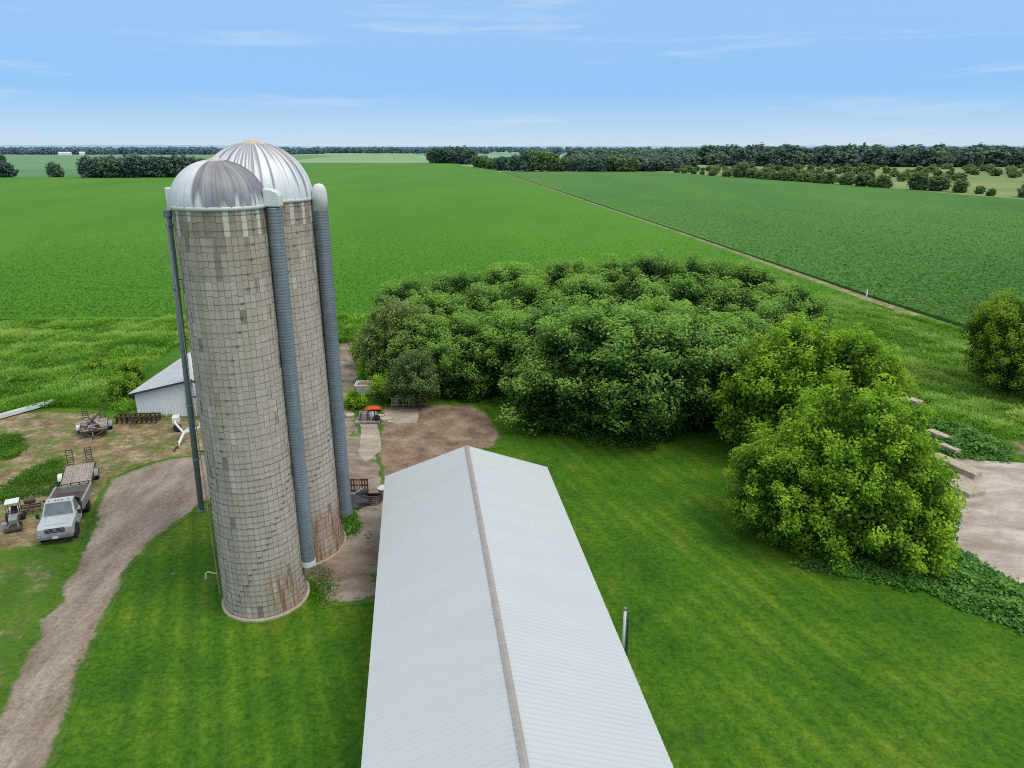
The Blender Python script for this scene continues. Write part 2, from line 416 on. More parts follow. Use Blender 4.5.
def slab_field(name, poly, z0, z1, mats):
    mb = MB(); mb.flat(poly, z0, z1)
    mb.m = [1 if (i != 1) else 0 for i in range(len(mb.m))]
    o = mb.build(name, mats); return tag(o, kind='structure')

# the open country
mb = MB(); R0 = 16000
mb.flat([(R0 * math.cos(t), R0 * math.sin(t) + 1000) for t in np.linspace(0, 2 * math.pi, 96, endpoint=False)], -8, -0.6)
tag(mb.build('ground', M['land']), kind='structure')
# the two big crops and the farm track between them
TR = [(57.0, 84), (53.4, 108), (46.2, 179), (-10.9, 665), (-36, 800)]
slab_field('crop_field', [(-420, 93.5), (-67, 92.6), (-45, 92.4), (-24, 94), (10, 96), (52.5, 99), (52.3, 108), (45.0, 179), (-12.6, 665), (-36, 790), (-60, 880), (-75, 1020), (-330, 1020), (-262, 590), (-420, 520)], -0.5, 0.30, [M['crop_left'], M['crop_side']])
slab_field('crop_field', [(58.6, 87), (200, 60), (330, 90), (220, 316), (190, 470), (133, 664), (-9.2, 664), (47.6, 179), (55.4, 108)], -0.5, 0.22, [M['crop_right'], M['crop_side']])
sheet('farm_track', [(58.0, 84), (54.8, 108), (47.3, 179), (-9.8, 665), (-35, 800), (-38, 800), (-12.2, 665), (45.3, 179), (52.9, 108), (55.9, 84)], 0.02, M['track'], 0.15, 3, 4.0)
# far fields
def far_sheet(name, poly, z, mat): sheet(name, poly, z, mat, 0, 60, 5000)
far_sheet('far_field', [(-1700, 545), (-420, 530), (-265, 595), (-300, 760), (-1700, 760)], -0.3, M['far_deep'])
far_sheet('far_field', [(-1900, 760), (-300, 760), (-330, 1021), (-420, 1750), (-2600, 1750)], -0.28, M['far_mid'])
far_sheet('far_field', [(-330, 1021), (-72, 1021), (-180, 1500), (-320, 2400), (-820, 2400), (-420, 1750)], -0.26, M['far_pale'])
far_sheet('far_field', [(-30, 900), (120, 880), (160, 1300), (-20, 1500)], -0.24, M['far_pale'])
far_sheet('meadow', [(133, 666), (192, 470), (222, 316), (330, 92), (900, 300), (1300, 830), (120, 830)], -0.2, M['meadow'])

# the farmyard
sheet('lawn', [(-34, -6), (75, -6), (75, 60), (58, 72), (30, 84), (-4, 82), (-14, 62), (-24, 44), (-33, 36)], 0.0, M['lawn'], 0.3, 1.0, 3.0)
sheet('rough_pasture', [(-420, 95), (-420, 20), (-34, 8), (-25, 45), (-14, 66), (-3, 85), (26, 85), (56, 71), (76, 50), (120, 40), (205, 60), (110, 79), (57.5, 88), (53, 100), (10, 97), (-24, 95)], -0.012, M['rough'], 0.4, 2.0, 6.0)
sheet('grass_verge', [(-29.53,36.14), (-27.22,36.14), (-25.45,35.29), (-23.6,31.16), (-22.62,28.05), (-21.71,25.4), (-19.9, 20), (-20.5, 12), (-48, 12), (-48, 36)], 0.006, M['verge'], 0.3, 0.5, 1.2)
sheet('dirt_yard', [(-50, 58), (-43.81,57.15), (-40.42,58.61), (-36.47,58.12), (-32.68,57.15), (-28.4,58.12), (-25.32,56.92), (-19.66,49.22), (-22.89,47.97), (-26.07,46.94), (-27.43,43.47), (-25.67,39.4), (-24.67,35.71), (-26.96,35.71), (-28.96,35.29), (-46, 37)], 0.010, M['yard'], 0.35, 0.4, 0.9, seed=3)
sheet('driveway', [(-20.6, 14), (-20.0, 20.8), (-21.91,25.9), (-22.62,28.05), (-23.7,31.16), (-24.64,34.68), (-25.47,37.94), (-27.12,42.04), (-27.94,45.31), (-26.56,47.97), (-23.64,49.78), (-19.22,50.15), (-14.35,52.11), (-11.99,52.11), (-10.09,42.04), (-13.14,39.4), (-20,41.76), (-20.47,39.15), (-20.94,37.25), (-20.78,34.88), (-19.92,31.16), (-19.42,28.63), (-18.82,25.9), (-17.2, 20.8), (-16.6, 14)], 0.015, M['drive'], 0.28, 0.3, 0.7, seed=5)
sheet('concrete_apron', [(-20.45,82.28), (-17.81,82.74), (-16.32,77.5), (-15.23,66.71), (-14.31,60.93), (-12.25,54.2), (-10.05,50.92), (-9.16,46.61), (-7.34,42.04), (-6.83,34.88), (-6.44,30.91), (-9.62,30.42), (-10.13,32.03), (-12,33.41), (-13.65,37.02), (-15.17,46.61), (-16.25,56.45)], 0.020, M['slab'], 0.12, 0.35, 0.8, seed=8)
sheet('bare_soil', [(-11.59,59.37), (-8.27,60.4), (-3.77,60.4), (-2.19,58.61), (-0.8,52.93), (-1.08,50.73), (-3.18,49.78), (-5.15,46.61), (-7.51,43.18), (-9.16,44.99), (-10.37,50.15), (-11.05,55.3)], 0.025, M['soil'], 0.3, 0.3, 0.7, seed=9)
sheet('broken_concrete', [(-11.2,58.61), (-8.29,59.11), (-7.95,55.76), (-10.51,55.53)], 0.030, M['slab_pale'], 0.12, 0.25, 0.6, seed=12)
sheet('broken_concrete', [(-12.76,55.53), (-11.18,55.53), (-10.14,50.15), (-10.71,47.97), (-11.67,49.78)], 0.030, M['slab_pale'], 0.12, 0.25, 0.6, seed=13)
sheet('concrete_feedlot', [(32.97,48.5), (37.45,47.8), (75, 47), (75, 27), (26.86,32.21), (26.44,33.5), (25.79,35.29), (25.56,36.36), (29.21,42.04)], 0.012, M['feedlot'], 0.12, 0.35, 1.0, seed=15)
sheet('bare_soil', [(39.12,52.11), (41.13,52.52), (38.79,48.68), (37.55,49.04)], 0.008, M['soil'], 0.3, 0.3, 0.8, seed=16)

# low hills on the horizon
def hills(dist, h, seed, col, x0=-14000, x1=14000):
    r = np.random.default_rng(seed); n = 220; xs = np.linspace(x0, x1, n); hz = np.zeros(n)
    for k in range(1, 14): hz += np.sin(xs / (x1 - x0) * 6.28 * k + r.uniform(0, 6.28)) / k ** 0.7 * r.uniform(.3, 1)
    hz = h * (0.75 + 0.16 * hz)
    V = []; F = []
    for i in range(n):
        y = dist - 0.00002 * xs[i] ** 2
        V += [(xs[i], y - 1500, -6), (xs[i], y - 500, hz[i] * .7), (xs[i], y, hz[i]), (xs[i], y + 900, -6)]
    for i in range(n - 1):
        for j in range(3): F.append((i * 4 + j, (i + 1) * 4 + j, (i + 1) * 4 + j + 1, i * 4 + j + 1))
    m = NM('haze_tinted_hill'); nn = m.noise(m.map(m.world(), (1, .3, 1)), 0.004, 6, .7)
    c = m.ramp(nn, [(0.35, tuple(x * .86 for x in col)), (0.65, col)])  # haze is painted into the hill colour
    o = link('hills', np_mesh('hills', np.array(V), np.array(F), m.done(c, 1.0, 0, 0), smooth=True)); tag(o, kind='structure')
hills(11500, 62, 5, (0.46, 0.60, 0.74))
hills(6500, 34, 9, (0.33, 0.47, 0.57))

# ------------------------------------------------------------------ foliage
def unit(v): return v / (np.linalg.norm(v, axis=-1, keepdims=True) + 1e-9)

def leaf_quads(p, n, size, asp, r):
    """p centres, n normals -> diamond-ish leaf quads"""
    t = unit(np.cross(n, r.normal(size=p.shape))); b = np.cross(n, t)
    L = size[:, None] * 0.5; W = L * asp
    fold = n * (L * 0.25)
    V = np.stack([p - t * L, p - b * W + fold, p + t * L, p + b * W + fold], 1).reshape(-1, 3)
    F = np.arange(len(p) * 4).reshape(-1, 4)
    return V, F

def crown(name, seed, base, nsub, subr, nleaf, leaf, mat, up=0.45, inner=0.25, zmin=-0.55, asp=0.62, fill=0.16, shade=.6):
    r = np.random.default_rng(seed); base = np.array(base, float)
    w = base[:, 3] * base[:, 5]; subs = []
    while len(subs) < nsub:
        i = r.choice(len(base), p=w / w.sum()); d = unit(r.normal(size=3))
        if d[2] < zmin: continue
        q = base[i, :3] + d * base[i, 3:] * r.uniform(0.70, 0.97)
        ok = True
        for j in range(len(base)):
            if j != i and np.linalg.norm((q - base[j, :3]) / base[j, 3:]) < 0.72: ok = False
        if ok: subs.append((*q, r.uniform(*subr), r.normal() * 0.13, *d))
    S = np.array(subs)
    k = r.choice(len(S), nleaf, p=S[:, 3] ** 2 / (S[:, 3] ** 2).sum())
    d = unit(r.normal(size=(nleaf, 3)) + 0.75 * S[k, 5:8] + np.array([0, 0, 0.35]))
    ax = unit(S[:, 5:8] + np.array([0, 0, .55]) + r.normal(size=(len(S), 3)) * .35)      # each spray grows out and up
    g = r.normal(size=(nleaf, 3)); along = (g * ax[k]).sum(1, keepdims=True)
    g = g * .62 + ax[k] * along * .75
    g *= np.minimum(1, 2.2 / (np.linalg.norm(g, axis=1, keepdims=True) + 1e-6))
    p = S[k, :3] + g * S[k, 3:4] * .62
    rad = S[k, 3] * (1.0 + .35 * np.clip(along[:, 0], -1.5, 1.5)); d = unit(d + g)
    n = unit(d * 0.55 + np.array([0, 0, up]) + r.normal(size=(nleaf, 3)) * 0.5)
    lv = 0.42 + S[k, 4] + 0.20 * np.clip(g[:, 2], -1.6, 1.6) * shade + 0.34 * (rad / S[k, 3] - 1.0) + r.normal(size=nleaf) * 0.13  # shading painted into leaf tone: spray tops and tips lighter, undersides darker
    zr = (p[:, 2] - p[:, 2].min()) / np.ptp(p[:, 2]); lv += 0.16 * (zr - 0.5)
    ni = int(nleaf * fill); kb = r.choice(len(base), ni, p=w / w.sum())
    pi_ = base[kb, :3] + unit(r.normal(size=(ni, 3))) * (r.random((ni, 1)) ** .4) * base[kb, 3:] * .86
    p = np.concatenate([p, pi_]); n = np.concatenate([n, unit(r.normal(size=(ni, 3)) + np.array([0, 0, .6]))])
    lv = np.concatenate([lv, .22 + r.normal(size=ni) * .1])  # inner leaves set dark: shade inside the crown put into their tone
    V, F = leaf_quads(p, n, np.concatenate([r.uniform(0.7, 1.3, nleaf) * leaf, r.uniform(1.2, 2.0, ni) * leaf]), asp, r)
    V[:, 2] = np.maximum(V[:, 2], 0.03)
    return np_mesh(name, V, F, mat, {'lv': ('POINT', np.repeat(np.clip(lv, 0, 1), 4))})

def trunk_mesh(name, seed, h, r0, spread, nl=6, z0=1.2):
    r = np.random.default_rng(seed); mb = MB()
    mb.tube([(0, 0, -0.1), (0.05, 0, 0.5), (0.1, .05, h * .35), (0.15, .1, h * .7)], [r0 * 1.35, r0, r0 * .75, r0 * .3], 9)
    for i in range(nl):
        a = r.uniform(0, 6.28); z = r.uniform(z0, h * .55); L = spread * r.uniform(.6, .95)
        mb.tube([(0.08, .03, z), (math.cos(a) * L * .45, math.sin(a) * L * .45, z + h * .18), (math.cos(a) * L, math.sin(a) * L, z + h * .33)], [r0 * .45, r0 * .3, r0 * .1], 6)
    me = mb.build('t', M['bark'], smooth=True); data = me.data; data.name = name
    bpy.data.objects.remove(me); return data

def tree(name, label, cat, loc, crown_me, trunk_me, rot=0.0, scale=1.0, group=None, mat=None):
    t = thing(name, label, cat, loc, rot, group, scale)
    c = link('crown', crown_me, t)
    if trunk_me: link('trunk', trunk_me, t)
    return t

# -- the bright boxelders on the right lawn
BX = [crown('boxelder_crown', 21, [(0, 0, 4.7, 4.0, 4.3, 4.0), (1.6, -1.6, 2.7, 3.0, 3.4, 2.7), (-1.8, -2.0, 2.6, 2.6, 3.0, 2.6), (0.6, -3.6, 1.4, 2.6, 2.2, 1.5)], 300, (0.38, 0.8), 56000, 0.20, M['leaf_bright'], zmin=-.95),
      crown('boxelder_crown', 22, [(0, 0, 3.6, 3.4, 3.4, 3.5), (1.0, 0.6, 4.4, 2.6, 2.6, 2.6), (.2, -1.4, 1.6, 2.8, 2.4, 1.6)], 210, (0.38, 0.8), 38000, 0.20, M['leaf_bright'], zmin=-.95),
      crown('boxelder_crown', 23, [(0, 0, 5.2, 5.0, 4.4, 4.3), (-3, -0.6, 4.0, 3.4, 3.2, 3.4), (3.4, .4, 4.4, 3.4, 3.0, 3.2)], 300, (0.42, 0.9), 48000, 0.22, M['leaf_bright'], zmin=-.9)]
TK = [trunk_mesh('tree_trunk', 31, 7, 0.28, 2.4), trunk_mesh('tree_trunk', 32, 7, 0.24, 1.9)]
tree('boxelder_tree', 'large bright green boxelder in front, bordering the concrete lot with weeds at its foot', 'tree', (19.75, 38.0), BX[0], TK[0], 0.3, (1, 1, 1.06))
tree('boxelder_tree', 'smaller bright green boxelder on the mown grass, left shoulder of the front pair', 'tree', (15.9, 37.6), BX[1], TK[1], 1.1, (.95, .95, .84))
tree('boxelder_tree', 'wide yellowish green boxelder just behind the front pair, beside the dark grove', 'tree', (22.0, 50.0), BX[2], TK[0], 0.0, 1.06)
EC = crown('ash_crown', 25, [(0, 0, 5.6, 5.2, 5.2, 4.9), (-1.8, -1.2, 3.6, 4.0, 4.0, 3.3)], 300, (0.45, 0.95), 46000, 0.24, M['leaf_edge'], zmin=-.95)
tree('ash_tree', 'rounded green tree alone at the right edge of the picture beside the crop', 'tree', (47.1, 64.5), EC, TK[0], 0.5, .86)

# -- the grove
GV = []
for i in range(5):
    r = random.Random(40 + i)
    base = [(0, 0, 4.9, 3.9, 3.9, 4.2)] + [(r.uniform(-2, 2), r.uniform(-2, 2), r.uniform(2.0, 4.2), r.uniform(2.4, 3.2), r.uniform(2.4, 3.2), r.uniform(2.2, 3.0)) for _ in range(3)]
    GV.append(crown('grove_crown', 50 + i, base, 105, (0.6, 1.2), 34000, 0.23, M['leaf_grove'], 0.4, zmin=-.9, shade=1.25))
OL = crown('olive_crown', 57, [(0, 0, 4.2, 3.4, 3.4, 4.0), (-1.5, .5, 2.8, 2.6, 2.6, 2.5)], 90, (0.5, 1.1), 15000, 0.24, M['leaf_olive'], 0.3)
ordw = ['first', 'second', 'third', 'fourth', 'fifth', 'sixth', 'seventh', 'eighth', 'ninth', 'tenth', 'eleventh', 'twelfth']
grove_at = {'back row': [(-11.23,78.32,8), (-6.49,81.28,8.5), (-0.46,82.44,9), (5.73,85.7,9.2), (11.94,85.7,9.2), (17.58,88.47,9.4), (22.85,87.33,9.2), (28.48,84.97,8.6), (30.26,76.5,8)],
            'second row': [(-7.93,69.96,7.8), (-3.28,72.59,8.2), (2.06,73.26,8.8), (7.46,72.75,9.2), (13.08,72.78,9.4), (17.92,71.61,9.2), (22.48,71.58,8.8), (25.49,67.54,8)],
            'third row': [(-8.57,65.13,6.8), (-5.08,65.92,7), (-0.66,66.7,7.5), (4.48,65.66,8.2), (8.65,60.91,9.2), (13.15,60.49,9.2), (16.81,58.89,8.6), (19.99,59.99,8)],
            'front row': [(-7.99,66.09)+(6.4,), (-3.97,63.99)+(7.0,), (0,63.13)+(7.6,), (3.65,61.47)+(8.4,), (6.58,54.64)+(9.8,), (10.18,53.56)+(9.6,), (13.51,55.53)+(9.6,), (17.7,59.37)+(8.2,)]}
gi = 0
for row, pts in grove_at.items():
    for k, (x, y, h) in enumerate(pts):
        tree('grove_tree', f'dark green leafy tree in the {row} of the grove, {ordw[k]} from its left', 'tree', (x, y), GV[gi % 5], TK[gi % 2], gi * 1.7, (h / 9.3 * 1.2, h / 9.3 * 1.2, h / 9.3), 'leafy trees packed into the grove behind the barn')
        gi += 1
tree('willow_tree', 'thin olive green tree at the left corner of the grove, above the scrap and pallets', 'tree', (-10.77,66.58,8.2)[:2], OL, TK[1], 0.4, 1.0)
tree('willow_tree', 'low olive green tree drooping over the bare soil at the grove front', 'tree', (-8.7,59.88,5)[:2], OL, TK[1], 2.4, 0.62)

# -- shrubs
SH = [crown('shrub_crown', 61, [(0, 0, 1.2, 1.5, 1.4, 1.3)], 40, (0.35, 0.6), 3800, 0.2, M['leaf_shrub'], zmin=-0.8),
      crown('shrub_crown', 62, [(0, 0, 1.1, 1.3, 1.6, 1.2), (.8, 0, .8, 1, 1, .9)], 40, (0.35, 0.6), 3800, 0.2, M['leaf_shrub'], zmin=-0.8)]
shr = [('yellow green shrub against the left corner of the white shed', (-35.42,62.01), .85), ('bright shrub behind the loaded flatbed trailer', (-36.09,60.66), 0.6),
       ('tall pale shrub at the back left of the white shed', (-37.55,67.35), .8), ('round green shrub in the weeds above the trailers', (-42.27,69.99), .6),
       ('bright shrub beside the concrete strip, by the white tank', (-14.76,72.1), 1.3), ('green shrub behind the rust filled white hopper', (-13.48,67.35), 1.1),
       ('small shrub right of the white hopper', (-11.5,61.47), 0.9), ('low shrub left of the white hopper at the strip edge', (-13.81,59.37), 0.6),
       ('light green shrub at the top of the concrete strip', (-15.23,78.33), 1.35)]
for i, (lb, p, s) in enumerate(shr):
    tree('shrub', lb, 'shrub', p, SH[i % 2], None, i * 1.3, s)

# -- hedgerow and distant trees
FT = []
for i in range(4):
    r = random.Random(70 + i)
    FT.append(crown('far_crown', 80 + i, [(0, 0, 5.2, 4.0, 4.0, 4.5), (r.uniform(-1.6, 1.6), r.uniform(-1.6, 1.6), 2.4, 4.0, 4.0, 2.6)], 60, (0.6, 1.3), 2600, 0.95, M['leaf_far'], 0.4, zmin=-1, fill=.35))
FH = [m.copy() for m in FT]
for m in FH: m.materials[0] = M['leaf_haze']
FB = [m.copy() for m in FT[:2]]
for m in FB: m.materials[0] = M['leaf_haze_blue']
ft_trunk = trunk_mesh('far_trunk', 90, 8, 0.25, 2.5, 3)
def row_of(label, group, spots, meshes, name='hedgerow_tree'):
    for k, (x, y, h) in enumerate(spots):
        tree(name, label.format(ordw[k] if k < 12 else f'{k + 1}th'), 'tree', (x, y, -0.3), meshes[k % len(meshes)], ft_trunk, k * 2.1, (h / 9.8 * random.uniform(1.15, 1.6), h / 9.8 * 1.2, h / 9.8), group)
row_of('blue green tree in the long clump left of the silos, {} from left', 'trees of the clump far left', [(-307.23,538.7,0)+(15,) if 0 else (-307,541,14.5), (-299,546,15.5), (-290,540,16), (-281,548,16), (-273,540,15.5), (-263,549,15), (-254,545,16), (-246,550,15.5), (-236,545,15), (-226,552,14), (-268,556,16), (-250,558,16)], FH, 'field_tree')
row_of('blue green tree at the left border beyond the bright field, {} from left', 'trees at the left border', [(-392,546,15), (-381,542,15.5), (-372,545,13)], FH, 'field_tree')
row_of('small lone round tree between the two left clumps, {}', None, [(-339,552,10.5)], FH, 'field_tree')
row_of('tree in the distant stand at the left border, {} from left', 'trees of the distant stand at the left border', [(-700,950,16), (-685,960,17), (-670,950,16), (-655,955,14)], FH, 'field_tree')
row_of('tall dark bluish tree where the bright field meets the track, {} from left', 'tall trees where the bright field ends', [(-104,1010,19), (-94,1005,21), (-84,1000,22), (-74,990,21), (-64,980,21), (-55,965,19), (-90,1025,21), (-70,1015,21)], FH, 'field_tree')
row_of('hedgerow tree along the far side of the dark crop, {} from left', 'hedgerow trees along the far side of the dark crop', [(-40,840,12), (-33,800,13), (-26,770,12), (-19,745,11), (-12,725,12), (-4,715,13), (4,705,15), (13,700,17), (20,705,18), (29,700,18), (38,702,16), (46,695,12), (55,700,11), (64,695,13), (73,700,14), (82,694,14), (92,698,13), (101,692,12), (111,690,12)], FT + FH)
row_of('bushy tree in the hedgerow right of the dark crop, {} from left', 'hedgerow along the right end of the dark crop', [(141,640,4), (150,615,4), (158,588,5), (163,565,5), (168,545,11), (173,520,6), (178,505,5), (184,490,7), (189,475,6), (194,455,8), (198,440,7), (200,424,8), (205,410,7), (145,628,4), (153,600,4), (155,575,5), (161,556,5), (171,532,7), (175,512,5), (181,498,7), (187,482,5), (191,465,6), (203,417,5), (166,570,4), (196,470,6)], FT)
row_of('low rounded bush on the meadow edge by the dark crop, {} from left', 'bushes on the meadow edge by the dark crop', [(216,395,9), (221,385,8), (225,372,7), (228,360,4), (224,345,3.5), (232,335,4), (238,338,8.5), (244,333,9), (250,330,7), (255,316,3)], FT, 'bush')
row_of('low bush out on the dry meadow before the wood, {} from left', 'bushes out on the dry meadow', [(250,520,6), (262,500,5), (275,520,6), (290,480,6), (300,500,5), (330,470,6), (345,480,6), (360,450,7), (375,460,7), (395,440,7)], FT + FH, 'bush')

def woodland(name, seed, n, area, hrange, src, label=None):
    r = np.random.default_rng(seed); Vs = []; Fs = []; A = []; off = 0
    base = []
    for m in src:
        v = np.empty(len(m.vertices) * 3, np.float32); m.vertices.foreach_get('co', v)
        a = np.empty(len(m.vertices), np.float32); m.attributes['lv'].data.foreach_get('value', a)
        base.append((v.reshape(-1, 3), a))
    k = 0; poly = np.array(area, float); lo, hi = poly.min(0), poly.max(0)
    while k < n:
        p = r.uniform(lo, hi)
        if not inside(p[None], poly)[0]: continue
        v, a = base[k % len(base)]; sel = np.arange(len(v) // 4)
        sel = r.choice(sel, len(sel) // 4, replace=False); idx = (sel[:, None] * 4 + np.arange(4)).ravel()
        h = r.uniform(*hrange) / 9.8; t = r.uniform(0, 6.28); c, s = math.cos(t), math.sin(t)
        q = v[idx].reshape(-1, 4, 3); ctr = q.mean(1, keepdims=True); q = (ctr + (q - ctr) * 1.6).reshape(-1, 3)
        q = q @ np.array([[c, s, 0], [-s, c, 0], [0, 0, 1]]) * np.array([h * 1.5, h * 1.5, h])
        Vs.append(q + np.array([p[0], p[1], -0.4])); A.append(np.clip(a[idx] + r.normal() * .18, 0, 1)); k += 1
    V = np.concatenate(Vs); F = np.arange(len(V)).reshape(-1, 4)
    o = link(name, np_mesh(name, V, F, src[0].materials[0], {'lv': ('POINT', np.concatenate(A))}))
    return tag(o, label, 'woodland', kind='stuff')
woodland('woodland', 1, 520, [(100, 850), (250, 835), (640, 800), (1100, 830), (1300, 1150), (500, 1500), (60, 1200)], (12, 18), FH, 'long blue green wood beyond the meadow on the right')
woodland('scrub', 8, 170, [(150, 690), (175, 560), (215, 440), (330, 520), (520, 640), (700, 780), (200, 790)], (3, 6.5), FT, 'scattered scrub on the meadow before the right wood')
woodland('scrub', 9, 26, [(330, 470), (420, 440), (470, 500), (380, 540)], (5, 8), FT, 'bushy strip on the meadow at the right border')
woodland('woodland', 7, 200, [(240, 850), (640, 810), (1000, 840), (1000, 980), (240, 1000)], (17, 24), FH, 'tall dense wood at the right end of the meadow')
woodland('woodland', 2, 150, [(60, 720), (140, 690), (180, 760), (130, 850), (70, 850)], (10, 14), FH, 'wood edge behind the dark crop')
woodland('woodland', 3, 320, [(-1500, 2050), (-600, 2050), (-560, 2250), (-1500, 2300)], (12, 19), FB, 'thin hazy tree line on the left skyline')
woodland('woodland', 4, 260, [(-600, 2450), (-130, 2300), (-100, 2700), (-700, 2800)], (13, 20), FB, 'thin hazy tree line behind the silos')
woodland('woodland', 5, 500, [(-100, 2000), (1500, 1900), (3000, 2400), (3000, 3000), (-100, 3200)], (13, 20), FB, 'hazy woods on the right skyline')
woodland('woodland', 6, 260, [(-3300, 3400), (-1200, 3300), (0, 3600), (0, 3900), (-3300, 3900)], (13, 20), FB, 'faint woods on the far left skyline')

# -- tall weeds and grass
def blades(name, seed, poly, n, hr, wr, mat, lean=0.5, per=11, patch=0.35, mind=None, label=None, clump=0.45):
    r = np.random.default_rng(seed); poly = np.array([(p[0], p[1]) for p in poly], float); lo, hi = poly.min(0), poly.max(0)
    P0 = r.uniform(lo, hi, (n * 4, 2)); P0 = P0[inside(P0, poly)][:n]; m = len(P0)
    def lf(k0, k1, nn=14):
        o = np.zeros(m)
        for _ in range(nn):
            a_ = r.uniform(0, 6.28); q_ = r.uniform(k0, k1); o += np.sin(q_ * (P0[:, 0] * math.cos(a_) + P0[:, 1] * math.sin(a_)) + r.uniform(0, 6.28))
        return o / math.sqrt(nn / 2)
    f = lf(.25, 2.2); f2 = lf(.12, .8)
    hs = np.clip(0.8 + patch * f + r.normal(size=m) * .2, .3, 1.8)
    c = np.repeat(np.column_stack([P0, np.zeros(m)]), per, 0); N = len(c); hb = np.repeat(hs, per) * r.uniform(hr[0], hr[1], N)
    a = r.uniform(0, 6.28, N); dr = np.column_stack([np.cos(a), np.sin(a), np.zeros(N)])
    c = c + dr * (r.random((N, 1)) ** .5) * clump
    tip = c + dr * (hb * lean * r.uniform(.3, 1.3, N))[:, None] + np.array([0, 0, 1]) * hb[:, None]
    mid = c + dr * (hb * lean * .25)[:, None] + np.array([0, 0, .6]) * hb[:, None]
    side = np.column_stack([-dr[:, 1], dr[:, 0], np.zeros(N)]) * (r.uniform(wr[0], wr[1], N))[:, None]
    V = np.stack([c - side * .7, mid - side, tip, mid + side], 1).reshape(-1, 3)
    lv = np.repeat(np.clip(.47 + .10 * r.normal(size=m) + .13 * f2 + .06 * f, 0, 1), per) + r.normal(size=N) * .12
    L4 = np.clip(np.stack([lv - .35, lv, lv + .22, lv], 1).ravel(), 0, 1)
    o = link(name, np_mesh(name, V, np.arange(N * 4).reshape(-1, 4), mat, {'lv': ('POINT', L4)}))
    return tag(o, label, 'grass', kind='stuff')
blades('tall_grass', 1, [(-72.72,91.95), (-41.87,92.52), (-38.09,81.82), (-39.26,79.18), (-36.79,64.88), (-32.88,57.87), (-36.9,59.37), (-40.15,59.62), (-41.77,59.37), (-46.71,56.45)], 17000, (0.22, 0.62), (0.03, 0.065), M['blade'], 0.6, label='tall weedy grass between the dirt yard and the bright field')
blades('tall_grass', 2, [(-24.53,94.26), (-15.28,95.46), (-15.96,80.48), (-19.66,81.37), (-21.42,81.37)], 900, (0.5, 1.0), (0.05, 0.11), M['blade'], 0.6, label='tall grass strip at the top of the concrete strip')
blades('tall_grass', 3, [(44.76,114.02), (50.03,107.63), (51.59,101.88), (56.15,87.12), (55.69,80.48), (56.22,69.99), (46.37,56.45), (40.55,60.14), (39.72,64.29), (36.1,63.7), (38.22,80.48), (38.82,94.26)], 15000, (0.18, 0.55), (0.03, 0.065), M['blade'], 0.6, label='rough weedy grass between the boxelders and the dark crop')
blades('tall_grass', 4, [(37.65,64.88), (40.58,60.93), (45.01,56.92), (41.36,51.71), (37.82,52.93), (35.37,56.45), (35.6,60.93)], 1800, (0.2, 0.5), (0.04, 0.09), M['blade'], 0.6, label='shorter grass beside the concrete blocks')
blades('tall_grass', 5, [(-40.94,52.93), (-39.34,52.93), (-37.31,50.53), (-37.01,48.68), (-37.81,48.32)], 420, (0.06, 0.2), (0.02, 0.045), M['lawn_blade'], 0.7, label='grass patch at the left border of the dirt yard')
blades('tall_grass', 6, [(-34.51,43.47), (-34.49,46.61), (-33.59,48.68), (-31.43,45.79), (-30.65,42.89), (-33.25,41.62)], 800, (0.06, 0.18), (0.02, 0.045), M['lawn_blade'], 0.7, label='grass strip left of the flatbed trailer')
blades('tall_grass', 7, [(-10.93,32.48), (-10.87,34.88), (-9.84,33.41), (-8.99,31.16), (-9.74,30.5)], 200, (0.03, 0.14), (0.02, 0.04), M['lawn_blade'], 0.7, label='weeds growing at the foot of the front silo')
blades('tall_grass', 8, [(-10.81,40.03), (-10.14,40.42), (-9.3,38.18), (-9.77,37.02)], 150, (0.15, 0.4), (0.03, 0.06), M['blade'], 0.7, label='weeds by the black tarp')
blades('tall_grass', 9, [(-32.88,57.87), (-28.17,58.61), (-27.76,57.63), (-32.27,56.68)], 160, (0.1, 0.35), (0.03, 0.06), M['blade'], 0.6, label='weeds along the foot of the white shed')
def weeds(name, seed, poly, n, hr, size, label, mat='leaf_weed', flatv=.45, fade=0):
    r = np.random.default_rng(seed); poly = np.array([(p[0], p[1]) for p in poly], float); lo, hi = poly.min(0), poly.max(0)
    P0 = r.uniform(lo, hi, (n * 5, 2)); P0 = P0[inside(P0, poly)]
    if fade: P0 = P0[r.random(len(P0)) < np.clip((fade / np.maximum(P0[:, 1], fade)) ** 2.2 * np.clip((hi[1] - P0[:, 1]) / (hi[1] - fade), 0, 1), 0, 1)]
    P0 = P0[:n]; m = len(P0)
    if not fade: P0 = P0 + r.normal(size=P0.shape) * .22
    e = np.clip(seg_dist(P0, poly) / 1.2, .25, 1) if not fade else 1.0
    f = 1.0 if fade else .6 + .4 * np.sin(P0[:, 0] * 1.9 + np.sin(P0[:, 1] * 1.4)) * np.cos(P0[:, 1] * 2.1)
    z = r.uniform(hr[0], hr[1], m) * f * e + .05
    p = np.column_stack([P0, z]); nn = unit(r.normal(size=(m, 3)) * flatv + np.array([0, 0, 1]))
    V, F = leaf_quads(p, nn, r.uniform(.6, 1.3, m) * size, .75, r)
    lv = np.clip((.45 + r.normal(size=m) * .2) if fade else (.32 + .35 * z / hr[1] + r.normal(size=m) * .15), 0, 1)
    o = link(name, np_mesh(name, V, F, M[mat], {'lv': ('POINT', np.repeat(lv, 4))}))
    return tag(o, label, 'weeds', kind='stuff')
weeds('crop_plants', 11, [(58.3, 88), (75, 74), (150, 78), (225, 190), (200, 310), (34, 310), (47.9, 179), (55.2, 108)], 70000, (0.24, 0.36), 0.40, 'broad leaves of the dark crop near its edge', 'leaf_crop', .4, 95)
